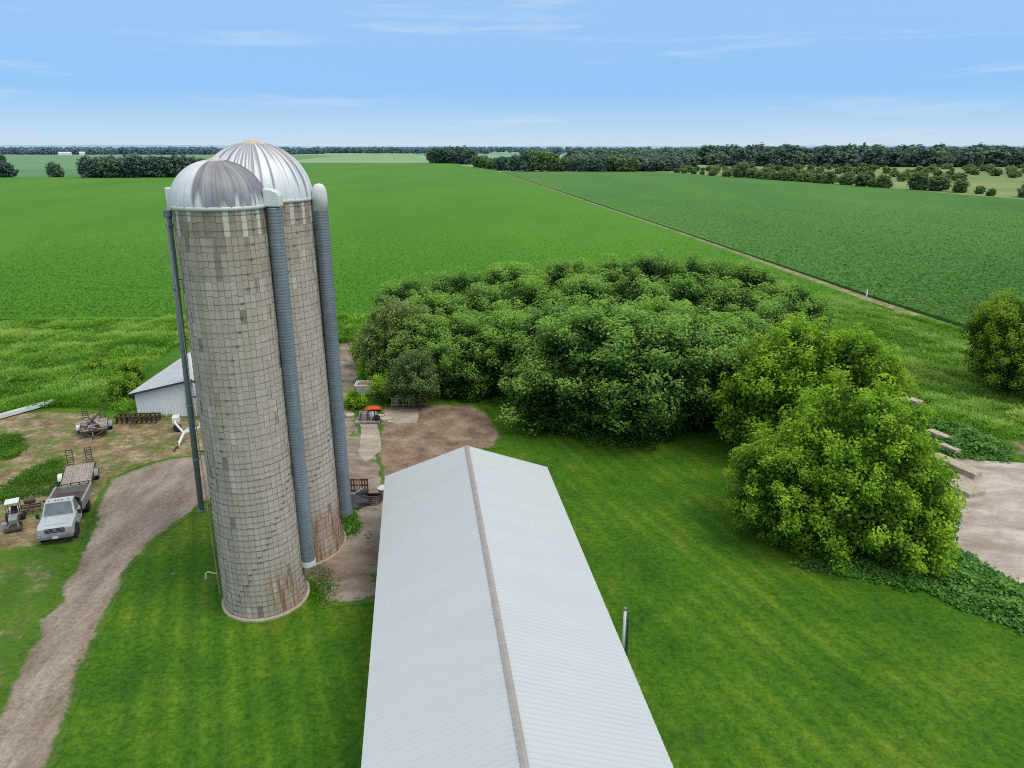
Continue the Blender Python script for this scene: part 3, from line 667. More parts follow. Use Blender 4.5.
weeds('crop_plants', 12, [(-75, 93), (-24, 94.4), (10, 96.4), (52.3, 99.3), (51.8, 108), (40, 220), (-140, 220), (-90, 120)], 50000, (0.31, 0.36), 0.28, 'leaves of the bright crop near its edge', 'leaf_crop2', .35, 95)
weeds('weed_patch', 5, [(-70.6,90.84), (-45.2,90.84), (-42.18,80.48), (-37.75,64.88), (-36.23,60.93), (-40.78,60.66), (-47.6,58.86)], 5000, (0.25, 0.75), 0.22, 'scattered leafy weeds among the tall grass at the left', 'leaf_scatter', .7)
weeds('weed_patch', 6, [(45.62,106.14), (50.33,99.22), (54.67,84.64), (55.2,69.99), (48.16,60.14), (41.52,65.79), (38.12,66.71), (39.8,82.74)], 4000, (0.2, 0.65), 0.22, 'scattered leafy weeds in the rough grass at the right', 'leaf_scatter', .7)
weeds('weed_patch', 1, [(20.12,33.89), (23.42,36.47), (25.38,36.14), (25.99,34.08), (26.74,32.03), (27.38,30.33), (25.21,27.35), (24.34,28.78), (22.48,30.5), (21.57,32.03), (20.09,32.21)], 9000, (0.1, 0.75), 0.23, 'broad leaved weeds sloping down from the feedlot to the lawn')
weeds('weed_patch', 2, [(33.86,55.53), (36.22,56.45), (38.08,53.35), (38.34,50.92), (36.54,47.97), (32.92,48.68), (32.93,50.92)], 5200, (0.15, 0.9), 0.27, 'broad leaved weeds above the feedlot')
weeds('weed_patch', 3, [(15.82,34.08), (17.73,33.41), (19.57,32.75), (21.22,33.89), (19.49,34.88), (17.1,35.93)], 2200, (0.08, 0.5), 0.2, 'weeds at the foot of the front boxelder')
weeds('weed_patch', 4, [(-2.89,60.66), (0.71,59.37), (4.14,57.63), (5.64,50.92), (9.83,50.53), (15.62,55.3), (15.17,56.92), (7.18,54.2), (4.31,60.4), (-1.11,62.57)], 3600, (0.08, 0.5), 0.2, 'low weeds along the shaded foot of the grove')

# ------------------------------------------------------------------ silos
def stave_mat(name, rust_dir, rust_w, rust_top, rust_amt, zdark):
    m = NM(name); o = m.obj(); sv = m.attr('sv')
    base = m.ramp(sv, [(0.0, (0.25, 0.205, 0.16)), (0.3, (0.46, 0.395, 0.33)), (0.6, (0.56, 0.50, 0.43)), (1.0, (0.68, 0.64, 0.585))])
    st = m.noise(m.map(o, (9, 9, 0.35)), 1.0, 6, 0.7)
    base = m.mix(m.ramp(st, [(0.4, 0.0), (0.75, 0.55)]), base, m.mix(1.0, base, (0.62, 0.57, 0.52), 'MULTIPLY'))
    f = m.noise(o, 14, 5, 0.75)
    base = m.mix(m.ramp(f, [(0.35, 0.4), (0.6, 0.0)]), base, m.mix(1.0, base, (0.72, 0.70, 0.66), 'MULTIPLY'))
    # rust running down from the hoops on one side, near the foot
    z = m.sep(o, 2)
    side = m.math('ADD', m.math('MULTIPLY', m.sep(o, 0), math.cos(rust_dir)), m.math('MULTIPLY', m.sep(o, 1), math.sin(rust_dir)))
    low = m.math('MULTIPLY', m.math('SUBTRACT', rust_top, z), 1.2, True)
    sd = m.math('MULTIPLY', m.math('SUBTRACT', side, rust_w), 4.0, True)
    rn = m.ramp(m.noise(m.map(o, (6, 6, 0.5)), 1.0, 5, .7), [(0.42, 0.0), (0.58, 1.0)])
    rf = m.math('MULTIPLY', m.math('MULTIPLY', low, sd), m.math('MULTIPLY', rn, rust_amt))
    base = m.mix(rf, base, (0.30, 0.135, 0.05))
    m.bump(f, 0.5, 0.02)
    return m.done(base, 0.9, 0, 0.15)
M['mortar'] = simple('stave_joint', (0.31, 0.27, 0.23), (0.22, 0.19, 0.16), 4, 0.95)
M['dark_lug'] = simple('hoop_lug', (0.20, 0.175, 0.15), (0.11, 0.095, 0.08), 5, 0.8)
M['hoop'] = simple('steel_hoop', (0.22, 0.195, 0.17), (0.12, 0.10, 0.085), 3, 0.7, 0.1)
def galv(name, c1, c2, streak=0.5):
    m = NM(name); o = m.obj()
    n = m.noise(m.map(o, (5, 5, 0.25)), 1.0, 6, 0.7)
    n2 = m.noise(m.map(o, (0.8, 0.8, 5)), 1.0, 3, 0.6)
    col = m.ramp(n, [(0.35, c1), (0.7, c2)])
    col = m.mix(m.math('MULTIPLY', m.ramp(n2, [(0.4, 0.0), (0.65, 1.0)]), streak), col, m.mix(1.0, col, (0.66, 0.68, 0.72), 'MULTIPLY'))
    return m.done(col, 0.55, 0.25, 0.4)
M['galv'] = galv('galvanized_tube', (0.27, 0.31, 0.35), (0.17, 0.20, 0.235))
M['galv_pipe'] = galv('galvanized_pipe', (0.23, 0.265, 0.30), (0.16, 0.185, 0.21), 0.3)
M['white_metal'] = simple('white_painted_steel', (0.74, 0.75, 0.74), (0.64, 0.655, 0.655), 2, 0.5)
M['cap'] = simple('weathered_cap', (0.62, 0.58, 0.46), (0.45, 0.40, 0.28), 4, 0.7)
M['conc'] = simple('footing_concrete', (0.52, 0.47, 0.36), (0.36, 0.31, 0.23), 3, 0.9, bump=0.4)
M['rust'] = simple('rusty_steel', (0.19, 0.085, 0.04), (0.10, 0.05, 0.03), 6, 0.85, 0.2)

def dome_mat():
    m = NM('stained_dome_metal'); o = m.obj(); s = m.attr('stain')
    base = m.ramp(m.noise(o, 1.4, 5), [(0.35, (0.80, 0.82, 0.84)), (0.65, (0.70, 0.72, 0.745))])
    base = m.mix(s, base, m.ramp(m.noise(o, 3, 4), [(0.3, (0.10, 0.10, 0.12)), (0.7, (0.16, 0.155, 0.17))]))
    return m.done(base, 0.5, 0.15, 0.4)
M['dome'] = dome_mat()

def silo(name, label, loc, R, H, DH, nst, smat, ngore, stain_fn, seed, top_rows=2, chute=None, dense_below=9.0):
    t = thing(name, label, 'silo', loc)
    r = np.random.default_rng(seed)
    # foundation ring
    MB().lathe([(R + .13, -0.2), (R + .13, 0.08), (R + .10, .13), (R - .05, .13)], 72).build('foundation', M['conc'], t)
    # wall: staves, mortar core and hoops
    ch = 0.60; rows = int(round((H - .12) / ch)); ch = (H - .12) / rows
    V = []; F = []; A = []; MI = []
    TPR = .065
    def quad(a0, a1, z0, z1, rad, tone, mi):
        b = len(V)
        for a, z in ((a0, z0), (a1, z0), (a1, z1), (a0, z1)):
            q = rad * (1 - TPR * z / H); V.append((q * math.cos(a), q * math.sin(a), z))
        F.append((b, b + 1, b + 2, b + 3)); A.append(tone); MI.append(mi)
    da = 2 * math.pi / nst; ga = 0.007 / R
    for i in range(nst):
        col_t = r.normal() * .04; off = (i % 2) * .05
        for k in range(rows):
            z0 = .14 + k * ch + off * (1 if 0 < k else 0); z1 = .14 + (k + 1) * ch + off * (1 if k < rows - 1 else 0)
            if k == rows - 1: z1 = H
            tone = np.clip(.5 + col_t + r.normal() * .065, 0.05, .9) - .06 * (k / rows)
            if k >= rows - top_rows: tone = (.9 + .1 * r.random() if (i % 3 == 0 and r.random() < .9) else .08 + r.random() * .2)
            elif k >= rows - top_rows - 3: tone -= .12
            if r.random() < .012: tone = .8
            quad(i * da + ga, (i + 1) * da - ga, z0 + .010, min(z1, H) - .010, R + r.normal() * .006, float(np.clip(tone, 0, 1)), 0)
    n = 96
    for k in range(n): quad(2 * math.pi * k / n, 2 * math.pi * (k + 1) / n, .1, H, R - .014, 0, 1)
    hz = [.14 + k * ch + .3 for k in range(rows)] + [.14 + k * ch + .02 for k in range(int(dense_below / ch))]
    for z in hz:
        for k in range(n):
            a0, a1 = 2 * math.pi * k / n, 2 * math.pi * (k + 1) / n
            b = len(V)
            for a in (a0, a1):
                for dz, rr in ((-.009, R + .004), (0, R + .018), (.009, R + .004)):
                    rr *= 1 - TPR * z / H
                    V.append((rr * math.cos(a), rr * math.sin(a), z + dz))
            F.append((b, b + 3, b + 4, b + 1)); F.append((b + 1, b + 4, b + 5, b + 2)); A += [0, 0]; MI += [2, 2]
    for q, z in enumerate(sorted(hz)):                  # hoop lugs step round the wall
        for a0 in (-.35 + q * .085, 2.0 + q * .085, 4.1 + q * .085):
            b = len(V); a0 += r.normal() * .03
            for a, zz in ((a0, z - .035), (a0 + .16 / R, z - .035), (a0 + .16 / R, z + .03), (a0, z + .03)):
                rr = (R + .035) * (1 - TPR * zz / H); V.append((rr * math.cos(a), rr * math.sin(a), zz))
            F.append((b, b + 1, b + 2, b + 3)); A.append(0); MI.append(3)
    me = np_mesh('stave_wall', np.array(V), np.array(F), [smat, M['mortar'], M['hoop'], M['dark_lug']], {'sv': ('FACE', np.array(A))}, midx=MI)
    link('stave_wall', me, t)
    # hoop turnbuckle lugs on the right side
    # dome with raised gore seams
    R0_ = R; R = R * (1 - TPR)
    na, nz = ngore * 12, 36; V = []; S = []
    for j in range(nz + 1):
        u = j / nz; ph = u * math.pi / 2
        for i in range(na):
            a = 2 * math.pi * i / na; seam = 1.0 if i % 12 in (0,) else 0.0
            rr = (R + .05) * math.cos(ph * .97); z = H + .02 + DH * math.sin(ph)
            rr += seam * .035 * math.cos(ph) ** .5; z += seam * .02
            V.append((rr * math.cos(a), rr * math.sin(a), z)); S.append(stain_fn(a, u))
    F = [(j * na + i, j * na + (i + 1) % na, (j + 1) * na + (i + 1) % na, (j + 1) * na + i) for j in range(nz) for i in range(na)]
    d = link('dome', np_mesh('dome', np.array(V), np.array(F), M['dome'], {'stain': ('POINT', np.array(S))}, smooth=True), t)
    MB().lathe([(R + .06, H - .10), (R + .075, H + .01), (R + .055, H + .05)], 72).build('dome_rim', M['white_metal'], d, True)
    MB().lathe([(R * .26, H + DH * .975), (R * .24, H + DH * .995), (R * .10, H + DH * 1.05), (0.0, H + DH * 1.075)], 28).build('dome_cap', M['cap'], d)
    if chute:
        ang, cr, z0, z1, cap = chute; cx, cy = (R0_ - .04 + cr * .82) * math.cos(ang), (R0_ - .04 + cr * .82) * math.sin(ang)
        prof = []; z = z0
        while z < z1: prof += [(cr, z), (cr + .022, z + .05), (cr, z + .10)]; z += .14
        c = MB().lathe(prof, 22, (cx, cy, 0)).build('chute', M['galv'], t, True)
        if cap == 'round':
            MB().lathe([(cr + .015, z1 - .02), (cr + .02, z1 + .72), (cr * .97, z1 + .95), (cr * .82, z1 + 1.14), (cr * .5, z1 + 1.26), (0.0, z1 + 1.30)], 22, (cx, cy, 0)).build('chute_hood', M['white_metal'], c, True)
        else:
            hb = MB(); hb.prism([(-cr * 1.05, z1 + .10), (cr * 1.03, z1 + .10), (cr * 1.03, z1 + .55), (cr * .75, z1 + .70), (cr * .1, z1 + .80), (-cr * 1.05, z1 + .86)], -cr * 1.03, cr * 1.03)
            hb.v[0:] = [(cx + x * math.cos(ang) - y * math.sin(ang), cy + x * math.sin(ang) + y * math.cos(ang), z) for x, y, z in hb.v[0:]]
            hb.build('chute_hood', M['white_metal'], c, False, 0.05)
        MB().lathe([(cr - .05, z0 - .22), (cr + .05, z0 - .22), (cr + .05, z0 + .03), (cr - .05, z0 + .03)], 22, (cx, cy, 0)).build('chute_rim', M['white_metal'] if cap == 'box' else M['galv'], c)
    return t

rs = np.random.default_rng(5)
st1 = rs.random(400); st1 = (np.convolve(np.tile(st1, 3), np.ones(5) / 5, 'same'))[400:800]
def gores(a, n): return int((a % (2 * math.pi)) / (2 * math.pi) * n)
def stain_front(a, u):
    deg = math.degrees(a) % 360          # camera side is about 270
    if not (256 < deg or deg < 50): return 0.03 + .06 * st1[int(deg / 360 * 399)]
    k = st1[int(deg / 360 * 399)]; g = (gores(a, 26) * 7919 % 13) / 13.0
    reach = -.14 + .20 * g + (k - .45) * .65
    v = .80 + .5 * (k - .5)
    f = np.clip((u - reach + .06) / .16, 0, 1) * v * min(1, max(0, (deg - 256) / 4)) if deg > 200 else np.clip((u - reach + .06) / .16, 0, 1) * v
    return float(np.clip(f * (1 if u < .93 else .6), 0, 1))
st2 = rs.random(520); st2 = (np.convolve(np.tile(st2, 3), np.ones(4) / 4, 'same'))[520:1040]
def stain_back(a, u):
    deg = math.degrees(a) % 360; k = st2[int(deg / 360 * 519)]
    w = .35 + .65 * (250 < deg or deg < 20)
    reach = .50 - (k - .42) * 2.0 * w
    return float(np.clip((u - reach) / .3, 0, 1) * (.34 + .5 * k) * (1 if u < .95 else .4))
S1 = (-12.64, 31.5, 0); S2 = (-12.6, 36.55, 0)
s1 = silo('silo', 'tall grey concrete stave silo in front, its dome half white and half dark', S1, 2.03, 19.6, 1.82, 48, stave_mat('front_silo_staves', RAD(-42), 1.75, 2.6, 0.95, 0), 26, stain_front, 3, chute=(RAD(4), .33, 2.05, 19.45, 'box'))
s2 = silo('silo', 'wider concrete stave silo behind, rusty at the foot, dome streaked dark', S2, 2.78, 19.55, 2.58, 64, stave_mat('rear_silo_staves', RAD(-30), 0.6, 3.1, 0.9, 0), 34, stain_back, 4, chute=(RAD(3), .355, 2.2, 18.95, 'round'))

s1.rotation_euler = (0, RAD(.35), 0)
# filling pipe on the left of the front silo, with brackets, flanges and spout
fp = MB().tube([(-2.66, -.1, 4.9), (-2.22, -.1, 19.3)], .135, 14).build('filling_pipe', M['galv_pipe'], s1, True)
for k in range(6):
    z = 5.0 + k * 2.75; x = -2.66 + (z - 4.9) * .0303
    MB().lathe([(.15, z - .05), (.175, z - .04), (.175, z + .04), (.15, z + .05)], 14, (x, -.1, 0)).build('pipe_flange', M['galv'], fp)
    if k: MB().bar((x + .1, -.1, z + .4), (-2.03, -.1, z + .4), .05).build('pipe_bracket', M['rust'], fp)
sp = MB(); sp.box((-2.05, -.15, 19.85), (.22, .30, .95)); sp.build('pipe_spout', M['white_metal'], fp, bevel=.05)
MB().box((-2.22, -.1, 19.25), (.32, .34, .3)).build('pipe_elbow', M['galv_pipe'], fp, bevel=.05)
lp = MB().tube([(-2.20, -.42, .35), (-2.18, -.42, 7), (-2.16, -.42, 19.2)], .022, 8).build('ladder_pipe', M['conc'], s1)
MB().tube([(-2.2, -.42, 1.6), (-2.6, -.5, 1.75), (-2.72, -.52, 1.65), (-2.74, -.52, 1.35)], .03, 8).build('pipe_hook', M['white_metal'], lp)

# ------------------------------------------------------------------ barn
def roof_mat():
    m = NM('white_steel_roof'); o = m.obj()
    n = m.noise(m.map(o, (0.25, 1.5, 1)), 0.5, 6, 0.65)
    c = m.ramp(n, [(0.35, (0.505, 0.545, 0.56)), (0.65, (0.53, 0.568, 0.58))])
    n2 = m.noise(m.map(o, (0.6, 6, 1)), 0.6, 5, .7)
    c = m.mix(m.ramp(n2, [(0.55, 0.0), (0.8, 0.10)]), c, (0.40, 0.45, 0.48))
    return m.done(c, 0.45, 0.0, 0.35)
M['roof'] = roof_mat()
M['ridge'] = simple('tan_ridge_cap', (0.38, 0.355, 0.315), (0.31, 0.29, 0.255), 2.5, 0.6)
M['siding'] = simple('white_steel_siding', (0.86, 0.865, 0.87), (0.80, 0.805, 0.815), 1.2, 0.6)
M['siding_grey'] = simple('grey_steel_roofing', (0.52, 0.54, 0.575), (0.45, 0.47, 0.51), 1.2, 0.6, 0.1)
M['dark_trim'] = simple('dark_trim', (0.07, 0.08, 0.10), (0.04, 0.045, 0.05), 3, 0.7)
def ribbed(L, pitch, a, b, rib=.028):
    """ribbed sheet: ribs run from line a(t) to line b(t), spaced along length L; returns MB of a curved strip"""
    n = int(L / pitch); mb = MB(); prof = []
    for i in range(n):
        t = i * pitch
        prof += [(t, 0), (t + pitch * .55, 0), (t + pitch * .65, rib), (t + pitch * .85, rib), (t + pitch * .95, 0)]
    prof.append((L, 0))
    vs = []
    for t, h in prof: vs += [a(t, h), b(t, h)]
    mb.add(vs, [(2 * i, 2 * i + 2, 2 * i + 3, 2 * i + 1) for i in range(len(prof) - 1)])
    return mb
def barn():
    ang = math.atan2(-0.135, 1.0)  # axis heads slightly left of straight ahead
    t = thing('barn', 'long low barn with white metal gable roof and tan ridge cap in the foreground', 'barn', (-2.745, 39.94, 0), RAD(7.55))
    W, L, he, hr = 9.98, 36.0, 3.0, 4.74; hw = W / 2; sl = hr - he
    for s in (-1, 1):
        rb = ribbed(L, .235, lambda u, h: (s * .04, -u, hr + h - .005), lambda u, h: (s * hw, -u, he + h), .032)
        o = rb.build('roof', M['roof'], t)
        # eave fascia and soffit
        MB().box((s * (hw - .03), -L / 2, he - .10), (.05, L, .16)).build('fascia', M['white_metal'], o)
        wl = ribbed(L - .6, .3, lambda u, h: (s * (hw - .35 + h), -.3 - u, 0), lambda u, h: (s * (hw - .35 + h), -.3 - u, he - .12), .02)
        wl.build('wall', M['siding'], t)
    for yy in (-.3, -L + .3):
        MB().add([(-hw + .35, yy, 0), (hw - .35, yy, 0), (hw - .35, yy, he - .03), (0, yy, hr - .1), (-hw + .35, yy, he - .03)], [(0, 1, 2, 3, 4)]).build('gable_wall', M['siding'], t)
    rc = MB()
    for s in (-1, 1): rc.add([(0, .03, hr + .065), (s * .125, .03, hr + .02), (s * .125, -L, hr + .02), (0, -L, hr + .065)], [(0, 1, 2, 3)])
    rc.build('ridge_cap', M['ridge'], t)
    for s in (-1, 1):
        MB().bar((s * hw, .02, he - .06), (s * .02, .02, hr - .07), .03, .16).build('rake_trim', M['white_metal'], t)
    d = MB().box((0, -.285, 1.35), (3.2, .04, 2.7)).build('door', M['white_metal'], t)
    MB().box((0, -.26, 2.78), (6.4, .05, .10)).build('door_track', M['dark_trim'], d)
    return t
barn()

def vent():
    t = thing('vent_pipe', 'upright galvanized vent pipe beside the right eave of the barn', 'pipe', (4.98, 26.7, 0))
    MB().lathe([(.065, 0), (.065, 2.75), (.046, 2.75), (.046, 2.1)], 16).build('pipe', M['white_metal'], t, True)
    MB().lathe([(.078, 2.64), (.078, 2.76), (.05, 2.77)], 16).build('pipe_collar', M['galv'], t, True)
    b = MB().tube([(.16, 0, 0), (.16, 0, 2.2)], .05, 10).build('dark_pipe', M['dark_trim'], t)
    MB().box((.08, 0, 1.9), (.3, .06, .08)).build('clamp', M['galv'], t)
vent()

# ------------------------------------------------------------------ white shed at the left
def shed():
    x0, y0 = -32.0, 57.2
    t = thing('shed', 'small white metal shed with grey ribbed roof left of the silos', 'shed', (x0, y0, 0), RAD(1.5))
    Wd, D, he, hr = 10.0, 17.0, 2.3, 3.4
    h2 = Wd / 2
    rb = ribbed(h2, .25, lambda u, h: (u, -h, 0), lambda u, h: (u, -h, he + .05 + (hr - he) * u / h2 - .12), .03); rb.build('front_wall', M['siding'], t)
    rb = ribbed(h2, .25, lambda u, h: (h2 + u, -h, 0), lambda u, h: (h2 + u, -h, hr + .05 - (hr - he) * u / h2 - .12), .03); rb.build('front_wall', M['siding'], t)
    MB().add([(0, 0, 0), (0, D, 0), (0, D, he), (0, 0, he)], [(0, 1, 2, 3)]).build('side_wall', M['siding'], t)
    MB().add([(Wd, 0, 0), (Wd, D, 0), (Wd, D, he), (Wd, 0, he)], [(0, 1, 2, 3)]).build('side_wall', M['siding'], t)
    MB().add([(0, D, 0), (Wd, D, 0), (Wd, D, he), (h2, D, hr), (0, D, he)], [(0, 1, 2, 3, 4)]).build('back_wall', M['siding'], t)
    for s in (0, 1):
        xe, xr = (-.35, h2) if s == 0 else (Wd + .35, h2)
        rb = ribbed(D + .7, .3, lambda u, h: (xe, -.4 + u, he - .12 + h), lambda u, h: (xr, -.4 + u, hr + .02 + h), .03)
        r_ = rb.build('roof', M['siding_grey'], t)
        MB().bar((xe, -.43, he - .20), (xr, -.43, hr - .06), .04, .17).build('rake_trim', M['dark_trim'], r_)
    MB().box((h2, D / 2, hr + .06), (.3, D + .7, .05)).build('ridge_cap', M['white_metal'], t)
    return t
shed()
def posts():
    t = thing('gate_frame', 'pair of tall white posts standing close to the front silo edge before the shed', 'posts', (-27.35, 57.0, 0))
    for dx in (0, .62):
        MB().tube([(dx, 0, 0), (dx, 0, 5.6)], .11, 10).build('post', M['white_metal'], t, True)
    MB().bar((0, 0, 5.2), (.62, 0, 5.2), .08).build('crossbar', M['white_metal'], t)
    MB().bar((0, 0, 2.9), (.62, 0, 2.9), .06).build('crossbar', M['dark_trim'], t)
posts()

# ------------------------------------------------------------------ vehicles and scrap
M['truck'] = simple('pale_truck_paint', (0.50, 0.55, 0.585), (0.42, 0.465, 0.50), 1.0, 0.3, 0.0, spec=0.5)
M['glass'] = simple('dark_window_glass', (0.10, 0.14, 0.15), (0.16, 0.21, 0.22), 1.5, 0.08, 0.0, spec=0.6)
M['bed'] = simple('grey_dump_bed', (0.36, 0.355, 0.34), (0.25, 0.24, 0.23), 2, 0.7)
M['bed_in'] = simple('worn_bed_floor', (0.15, 0.125, 0.11), (0.07, 0.06, 0.055), 2, 0.85)
M['rubber'] = simple('tyre_rubber', (0.025, 0.025, 0.027), (0.045, 0.042, 0.04), 6, 0.85)
M['rim'] = simple('wheel_rim', (0.50, 0.50, 0.50), (0.32, 0.31, 0.30), 5, 0.5, 0.2)
M['grille'] = simple('black_grille', (0.05, 0.05, 0.055), (0.03, 0.03, 0.03), 5, 0.6)
M['bumper'] = simple('dull_bumper', (0.34, 0.33, 0.34), (0.22, 0.21, 0.22), 3, 0.5, 0.3)
M['lamp'] = simple('headlamp_lens', (0.55, 0.50, 0.42), (0.45, 0.38, 0.28), 8, 0.2)
M['amber'] = simple('marker_lamp', (0.30, 0.16, 0.05), (0.2, 0.1, 0.03), 8, 0.3)
M['steel_dark'] = simple('dark_steel', (0.06, 0.055, 0.055), (0.10, 0.07, 0.05), 4, 0.7, 0.2)
M['grey_paint'] = simple('grey_paint', (0.33, 0.34, 0.35), (0.22, 0.22, 0.22), 3, 0.6)
M['yellow'] = simple('yellow_paint', (0.65, 0.50, 0.05), (0.5, 0.36, 0.05), 4, 0.5)
M['orange'] = simple('orange_red_plastic', (0.72, 0.12, 0.03), (0.55, 0.08, 0.03), 3, 0.5)
M['tarp'] = simple('black_tarp', (0.03, 0.03, 0.038), (0.06, 0.06, 0.07), 2, 0.5, bump=0.5)
def wood_mat():
    m = NM('weathered_boards'); o = m.obj()
    pl = m.n.new('ShaderNodeTexBrick'); m._set(pl.inputs['Vector'], m.map(o, (1, 1, 1)))
    pl.inputs['Scale'].default_value = 1.0; pl.inputs['Brick Width'].default_value = 6.0; pl.inputs['Row Height'].default_value = 0.16
    pl.inputs['Mortar Size'].default_value = 0.012; pl.inputs['Color1'].default_value = (0.36, 0.31, 0.265, 1); pl.inputs['Color2'].default_value = (0.25, 0.205, 0.17, 1); pl.inputs['Mortar'].default_value = (0.05, 0.04, 0.03, 1)
    n = m.noise(m.map(o, (2, 5, 1)), 2.0, 7, .75)
    c = m.mix(m.ramp(n, [(0.42, 0.0), (0.62, 0.85)]), pl.outputs[0], (0.47, 0.42, 0.38))
    n2 = m.noise(m.map(o, (1, 1, 1), (0, 0, 0), (3, 8, 0)), 1.5, 6, .7)
    c = m.mix(m.ramp(n2, [(0.55, 0.0), (0.7, 0.7)]), c, (0.12, 0.09, 0.07))
    return m.done(c, 0.9, 0, .1)
M['boards'] = wood_mat()
M['plank'] = simple('old_plank', (0.36, 0.31, 0.27), (0.22, 0.18, 0.15), 3, 0.9)

def wheel(parent, x, y, z, r, w, rim=None, name='wheel'):
    o = MB().lathe([(r * .58, -w / 2), (r * .9, -w / 2), (r, -w * .32), (r, w * .32), (r * .9, w / 2), (r * .58, w / 2)], 22, axis='Y').build(name, M['rubber'], parent, True)
    o.location = (x, y, z)
    MB().lathe([(.02, -w * .36), (r * .25, -w * .40), (r * .32, -w * .28), (r * .59, -w * .42), (r * .59, w * .42), (r * .32, w * .28), (r * .25, w * .40), (.02, w * .36)], 22, axis='Y').build('rim', rim or M['rim'], o, True)
    return o

def truck():
    t = thing('pickup_truck', 'pale silver pickup truck with grey dump bed, facing the camera on the dirt', 'truck', (-26.45,36.58), math.atan2(-3.4, 1.15), scale=(.90, .93, .98))
    t.location = (t.location[0] - 1.15 / 3.59 * 2.35, t.location[1] + 3.4 / 3.59 * 2.35, 0)
    # x forward; nose at x = 2.95
    b = MB(); hw = .98
    b.prism([(2.62, .52), (2.68, .75), (2.64, 1.08), (2.4, 1.17), (1.45, 1.27), (1.30, 1.30), (.10, 1.30), (.10, .52)], -hw, hw)
    body = b.build('body', M['truck'], t, bevel=.05)
    hd = MB(); hd.add([(2.36, -.62, 1.19), (2.36, .62, 1.19), (1.5, .74, 1.275), (1.5, -.74, 1.275), (2.32, -.5, 1.225), (2.32, .5, 1.225), (1.54, .62, 1.31), (1.54, -.62, 1.31)],
           [(4, 5, 6, 7), (0, 1, 5, 4), (1, 2, 6, 5), (2, 3, 7, 6), (3, 0, 4, 7)]); hd.build('hood_bulge', M['truck'], body)
    g = MB(); lo, up = (.12, 1.36, .94, 1.30), (.20, .78, .78, 2.02)
    g.add([(lo[0], -lo[2], lo[3]), (lo[1], -lo[2], lo[3]), (lo[1], lo[2], lo[3]), (lo[0], lo[2], lo[3]), (up[0], -up[2], up[3]), (up[1], -up[2], up[3]), (up[1], up[2], up[3]), (up[0], up[2], up[3])],
          [(4, 5, 6, 7), (0, 1, 5, 4), (1, 2, 6, 5), (2, 3, 7, 6), (3, 0, 4, 7)])
    cab = g.build('cab', M['truck'], t, bevel=.05)
    def pane(name, c, k0=.08, k1=.92, v0=.12, v1=.86, push=.02):
        c = [Vector(p) for p in c]; n = (c[1] - c[0]).cross(c[3] - c[0]).normalized() * push
        q = []
        for u, v in ((k0, v0), (k1, v0), (k1, v1), (k0, v1)):
            q.append((c[0].lerp(c[1], u)).lerp(c[3].lerp(c[2], u), v) + n)
        q2 = [p + n * .3 for p in q]
        MB().add(q + q2, [(0, 1, 2, 3), (4, 5, 6, 7), (0, 1, 5, 4), (1, 2, 6, 5), (2, 3, 7, 6), (3, 0, 4, 7)]).build(name, M['glass'], cab)
    pane('windshield', [(lo[1], -lo[2], lo[3]), (lo[1], lo[2], lo[3]), (up[1], up[2], up[3]), (up[1], -up[2], up[3])], .06, .94, .06, .90)
    pane('side_window', [(lo[0], -lo[2], lo[3]), (lo[1], -lo[2], lo[3]), (up[1], -up[2], up[3]), (up[0], -up[2], up[3])], .12, .80)
    pane('side_window', [(lo[1], lo[2], lo[3]), (lo[0], lo[2], lo[3]), (up[0], up[2], up[3]), (up[1], up[2], up[3])], .20, .88)
    for y in (-.55, -.2, 0, .2, .55): MB().box((.68, y, 2.035), (.10, .10, .05)).build('marker_light', M['amber'], cab, bevel=.01)
    for s in (-1, 1):
        dr = MB().box((.72, s * (hw + .008), .92), (1.05, .025, .66)).build('door', M['truck'], t, bevel=.008)
        MB().box((.35, s * (hw + .03), 1.08), (.16, .03, .04)).build('handle', M['grille'], dr)
        MB().box((1.30, s * 1.16, 1.38), (.09, .20, .28)).build('mirror', M['grille'], t, bevel=.02)
        MB().box((2.665, s * .74, .94), (.06, .36, .24)).build('headlight', M['lamp'], t, bevel=.02)
        fl = MB().lathe([(.46, -.02), (.52, -.02), (.52, .02), (.46, .02)], 24, (1.82, s * (hw + .005), .40), 'Y').build('fender_lip', M['grille'], t)
    gr = MB().box((2.67, 0, .93), (.06, 1.08, .28)).build('grille', M['grille'], t, bevel=.01)
    for z in (.86, .94, 1.02): MB().box((2.705, 0, z), (.02, 1.04, .02)).build('grille_bar', M['bumper'], gr)
    MB().lathe([(.0, 0), (.09, 0), (.08, .02), (0, .025)], 18, (2.71, 0, .93), 'X').build('badge', M['bumper'], gr)
    bp = MB().box((2.76, 0, .58), (.18, 2.02, .24)).build('bumper', M['bumper'], t, bevel=.04)
    MB().box((2.86, 0, .56), (.02, .32, .15)).build('licence_plate', M['white_metal'], bp)
    MB().box((-.9, 0, .52), (4.4, .8, .16)).build('chassis', M['steel_dark'], t)
    for x, z, r in ((1.82, .40, .40), (-1.75, .41, .41)):
        for s in (-1, 1): wheel(t, x, s * .84, z, r, .26 if x > 0 else .34)
    # dump bed
    x0, x1, hb = -3.0, -.02, 1.06
    fl = MB().box(((x0 + x1) / 2, 0, .90), (x1 - x0, 2.06, .10)).build('bed_floor', M['bed_in'], t)
    for s in (-1, 1):
        sd = MB().box(((x0 + x1) / 2, s * 1.06, 1.16), (x1 - x0, .07, .54)).build('bed_side', M['bed'], t, bevel=.012)
        MB().box(((x0 + x1) / 2, s * 1.06, 1.45), (x1 - x0 + .04, .13, .06)).build('top_rail', M['bed'], sd)
        for k in range(4): MB().box((x0 + .25 + k * .82, s * 1.115, 1.14), (.08, .05, .50)).build('stake', M['bed'], sd)
